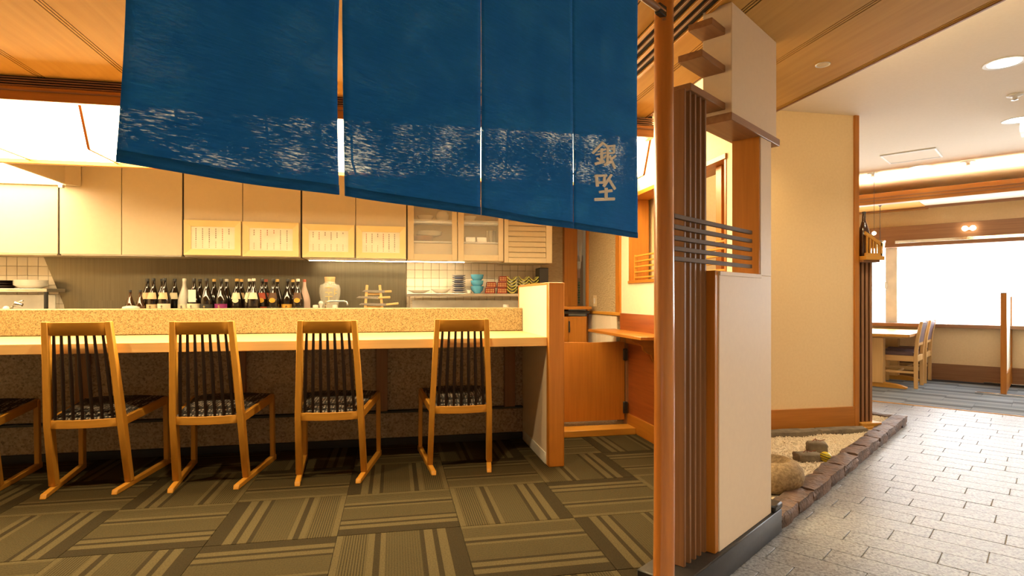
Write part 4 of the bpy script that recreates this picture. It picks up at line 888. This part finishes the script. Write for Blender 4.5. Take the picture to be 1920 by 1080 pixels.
ob = T.part('curb_stone', stone(.30, .075, .055, 91), 'curb_stone', smooth=35); ob.location = (uend + .03 - 4.0, .20 - .0, 0); ob.rotation_euler = (0, 0, R(75))
ob = T.part('curb_stone', stone(.30, .075, .055, 92), 'curb_stone', smooth=35); ob.location = (uend + .11 - 4.0, .505, 0); ob.rotation_euler = (0, 0, R(75))
T = Thing('wall_curb', 'low rough stone edging along the foot of the cream wall', 'curb', (2.8, 3.65, 0), local=True)
for k, (xa, xb) in enumerate(((2.0, 2.45), (2.455, 2.965), (2.97, 3.36))):
    ob = T.part('curb_stone', stone(xb - xa, .085, .068, 60 + k), 'rock', smooth=35); ob.location = ((xa + xb) / 2 - 2.8, 0, 0)
bx_, by_ = 1.888, 2.652
T = Thing('stone_basin', 'round speckled stone water basin partly hidden by the white pillar', 'basin', (bx_, by_, .0))
T.part('bowl', MB().lathe([(.06, .022), (.115, .038), (.148, .075), (.156, .108), (.148, .142), (.122, .172), (.096, .184), (.083, .181), (.068, .158), (.04, .142), (.001, .138)], (bx_, by_, 0), 36), 'basin_stone', smooth=70)
T.part('foot', MB().lathe([(.07, 0), (.075, .03), (.06, .04), (.001, .041)], (bx_, by_, 0), 24), 'basin_stone')
for i, (x, y, L, W, H, rz, lab) in enumerate([(2.640, 3.25, .115, .075, .070, -25, 'upright grey garden rock near the cream wall'), (2.435, 3.075, .145, .09, .055, -10, 'flat grey garden rock beside the striped ornament')]):
    ro = stone(L, W, H, 200 + i, .004); T = Thing('garden_rock', lab, 'rock', (x, y, .02), rz=R(rz), local=True)
    T.part('rock_body', ro, 'rock', .012, smooth=70)
    ob = T.part('dry_sprig', MB().tube([(-.03, 0, H - .004), (-.01, .005, H + .012), (.02, .0, H + .006), (.045, -.01, H + .016)], .0022, 6).tube([(0, 0, H), (-.012, -.01, H + .022)], .002, 6), 'twig')
T = Thing('striped_ornament', 'small yellow ball ornament with black stripes on the gravel', 'ornament', (2.505, 3.02, .033), local=True, rz=R(20))
rb = .033
T.part('ball', MB().lathe([(rb * math.cos(a) + .0005, rb * .92 * math.sin(a) + rb * .85) for a in [R(-88 + 176 * k / 14) for k in range(15)]], (0, 0, 0), 24), 'yellow_glaze', smooth=70)
for z in (-.012, .002, .015):
    rr_ = math.sqrt(rb ** 2 - z * z) + .0008; ob = T.part('stripe', MB().lathe([(rr_ - .003, -.003), (rr_, -.002), (rr_, .002), (rr_ - .003, .003)], (0, 0, 0), 24), 'black_plastic'); ob.location = (0, 0, z * .92 + rb * .85); ob.rotation_euler = (R(0), R(0), 0)
o_ = T.part('white_face', MB().lathe([(.014, 0), (.013, .004), (.001, .006)], (0, 0, 0), 14), 'white_paint'); o_.location = (.028, -.006, rb * .95); o_.rotation_euler = (0, R(80), 0)
T.o.rotation_euler = (R(8), R(14), R(20))

# ---- slatted post and bottle crate at the wall end
T = Thing('slatted_post', 'narrow brown slatted post at the end of the cream wall', 'post', (3.46, 3.79, 0))
for k in range(4): T.part('slat', B(3.39 + .036 * k, 3.412 + .036 * k, 3.745, 3.835, .03, 1.285), 'brown_z', .002)
T.part('core', B(3.388, 3.525, 3.80, 3.845, .03, 1.28), 'brown_z'); T.part('foot', B(3.37, 3.49, 3.69, 3.86, .0, .052), 'honey_x', .003); T.part('foot_plate', B(3.39, 3.56, 3.70, 3.80, .052, .078), 'honey_x', .003)
T = Thing('bottle_crate', 'small sloped wooden slatted crate shelf at the wall end', 'shelf', (3.48, 3.74, 1.285))
T.part('tray', B(3.388, 3.548, 3.66, 3.84, 1.285, 1.315), 'honey_x', .002); T.part('under_plate', B(3.388, 3.535, 3.69, 3.83, 1.270, 1.285), 'brown_x', .002)
for y in (3.665, 3.825):
    T.part('sloped_rail', MB().prism([(3.388, 1.468), (3.388, 1.495), (3.53, 1.412), (3.53, 1.382)], y, y + .014, 'y'), 'honey_x', .001); T.part('lower_rail', B(3.388, 3.53, y, y + .014, 1.315, 1.335), 'honey_x', .001)
    T.part('end_stile', B(3.516, 3.534, y, y + .014, 1.315, 1.412), 'honey_z', .001)
    for k in range(5):
        x = 3.40 + .025 * k; T.part('crate_slat', B(x, x + .010, y + .002, y + .012, 1.33, 1.480 - (x - 3.388) * .58), 'honey_z')
T = Thing('display_bottle', 'dark brown sake bottle standing in the wooden crate shelf', 'bottle', (3.45, 3.75, 1.315))
H_ = .335; r_ = .045
T.part('body', MB().lathe([(r_ * .94, 0), (r_, .006), (r_, H_ * .45), (r_ * .9, H_ * .55), (r_ * .5, H_ * .72), (r_ * .30, H_ * .80), (r_ * .26, H_ * .95), (r_ * .26, H_)], (3.45, 3.75, 1.315), 18), 'bottle_brown'); T.part('cap', MB().lathe([(r_ * .3, H_ * .96), (r_ * .31, H_), (.001, H_ * 1.01)], (3.45, 3.75, 1.315), 12), 'cap_black')
T = Thing('globe_lamp', 'tiny glowing globe lamp seen behind the crate shelf', 'lamp', (7.2, 1.42, 1.70), 'B')
T.part('globe', MB().lathe([(.020 * math.cos(a) + .0004, .020 * math.sin(a)) for a in [R(-88 + 22 * k) for k in range(9)]], (7.2, 1.42, 1.70), 14), 'bulb_glow'); T.part('cord', MB().tube([(7.2, 1.42, 1.725), (7.2, 1.42, 2.36)], .002, 6), 'cord_black')

# ================================================================== DINING ROOM (B frame)
T = Thing('dining_table', 'pale wooden dining table by the bright window', 'table', (8.05, 1.62, 0), 'B')
T.part('top', B(7.42, 8.72, 1.135, 2.05, .585, .615), 'honey_x', .004)
for u0 in (7.66, 8.5):
    T.part('pedestal', B(u0 - .02, u0 + .10, 1.42, 1.72, .05, .56), 'pale_z', .003); T.part('top_bearer', B(u0, u0 + .08, 1.24, 1.95, .56, .585), 'pale_y', .002)
    T.part('foot', MB().prism([(1.20, 0), (1.20, .018), (1.30, .045), (1.40, .055), (1.80, .055), (1.90, .045), (2.0, .018), (2.0, 0)], u0, u0 + .08, 'x'), 'honey_y', .003)
T.part('stretcher', B(7.76, 8.48, 1.55, 1.59, .40, .45), 'black_plastic', .002)
T.part('stretcher_peg', MB().tube([(7.60, 1.57, .425), (7.64, 1.57, .425)], .03, 10), 'black_plastic')
def dchair(label, u0):
    T = Thing('upholstered_chair', label, 'chair', (u0, 1.30, 0), 'B', group='purple chairs at the window table')
    hw = .19
    for s_ in (-1, 1):
        x = u0 + s_ * hw
        q = MB(); P_ = [(1.150, 0), (1.150, .38), (1.135, .55), (1.095, .745), (1.065, .745), (1.10, .55), (1.112, .38), (1.112, 0)]
        T.part('back_post', q.prism(P_, x - .016, x + .016, 'x'), 'pale_z', .003); T.part('front_leg', B(x - .015, x + .015, 1.49, 1.52, 0, .36), 'pale_z', .002)
        T.part('side_rail', B(x - .012, x + .012, 1.15, 1.49, .30, .362), 'pale_y', .002); T.part('side_stretcher', B(x - .009, x + .009, 1.15, 1.49, .165, .19), 'pale_y', .002)
    T.part('rear_rail', B(u0 - hw, u0 + hw, 1.118, 1.140, .30, .365), 'pale_x', .002); T.part('lower_back_rail', B(u0 - hw, u0 + hw, 1.116, 1.136, .475, .505), 'pale_x', .002)
    T.part('seat', B(u0 - .185, u0 + .185, 1.15, 1.52, .362, .405), 'purple_seat', .012, seg=2); T.part('front_rail', B(u0 - hw, u0 + hw, 1.495, 1.515, .30, .362), 'pale_x', .002)
    T.part('back_pad', MB().prism([(1.132, .505), (1.118, .62), (1.088, .735), (1.070, .735), (1.098, .62), (1.112, .505)], u0 - .173, u0 + .173, 'x'), 'purple_seat', .003); T.part('cross_stretcher', B(u0 - hw, u0 + hw, 1.30, 1.32, .168, .186), 'pale_x')
dchair('purple upholstered chair at the table, nearer the stone floor', 7.96); dchair('purple upholstered chair at the table, nearer the window', 8.55)
T = Thing('partition_screen', 'slim standing screen in wooden frame on a steel foot by the window', 'screen', (8.33, .39, 0), 'B')
for u0 in (7.81, 8.81): T.part('stile', B(u0, u0 + .04, .365, .415, .02, 1.055), 'orange_z', .003)
T.part('top_rail', B(7.85, 8.81, .370, .410, 1.02, 1.055), 'orange_x', .003); T.part('bottom_rail', B(7.85, 8.81, .370, .410, .02, .22), 'orange_x', .003); T.part('paper_panel', B(7.85, 8.81, .380, .400, .22, 1.02), 'paper')
T.part('end_cap', B(7.805, 7.855, .36, .42, 1.055, 1.062), 'brown_x')
for u0 in (7.83, 8.83): T.part('foot_bar', B(u0 - .02, u0 + .02, .16, .62, 0, .02), 'chrome', .003)
T = Thing('pendant_lamp', 'glass pendant lamp hanging over the window table', 'pendant lamp', (7.7, 1.46, 2.12), 'B')
T.part('canopy', MB().lathe([(.045, .0), (.045, -.02), (.018, -.062), (.008, -.072), (.001, -.073)], (7.7, 1.46, 2.12), 18), 'black_plastic'); T.part('cord', MB().tube([(7.7, 1.46, 2.05), (7.7, 1.46, 1.66)], .003, 6), 'cord_black')
T.part('collar', MB().lathe([(.05, 1.635), (.055, 1.655), (.02, 1.665), (.001, 1.666)], (7.7, 1.46, 0), 16), 'chrome'); T.part('shade', MB().lathe([(.034, 1.51), (.052, 1.64), (.050, 1.64), (.032, 1.512)], (7.7, 1.46, 0), 18), 'jar_glass')
T.part('bulb', MB().lathe([(.006, 1.54), (.022, 1.56), (.025, 1.585), (.014, 1.615), (.001, 1.63)], (7.7, 1.46, 0), 14), 'bulb_glow')
T = Thing('twin_wall_lamp', 'pair of glowing bulbs on the brown window header', 'wall lamp', (8.74, .75, 1.83), 'B')
T.part('mount', B(8.715, 8.74, .70, .795, 1.815, 1.845), 'white_paint', .003)
for v0 in (.785, .710): T.part('bulb', MB().lathe([(.030 * math.cos(a) + .0004, .030 * math.sin(a)) for a in [R(-88 + 22 * k) for k in range(9)]], (8.70, v0, 1.832), 14), 'bulb_glow')
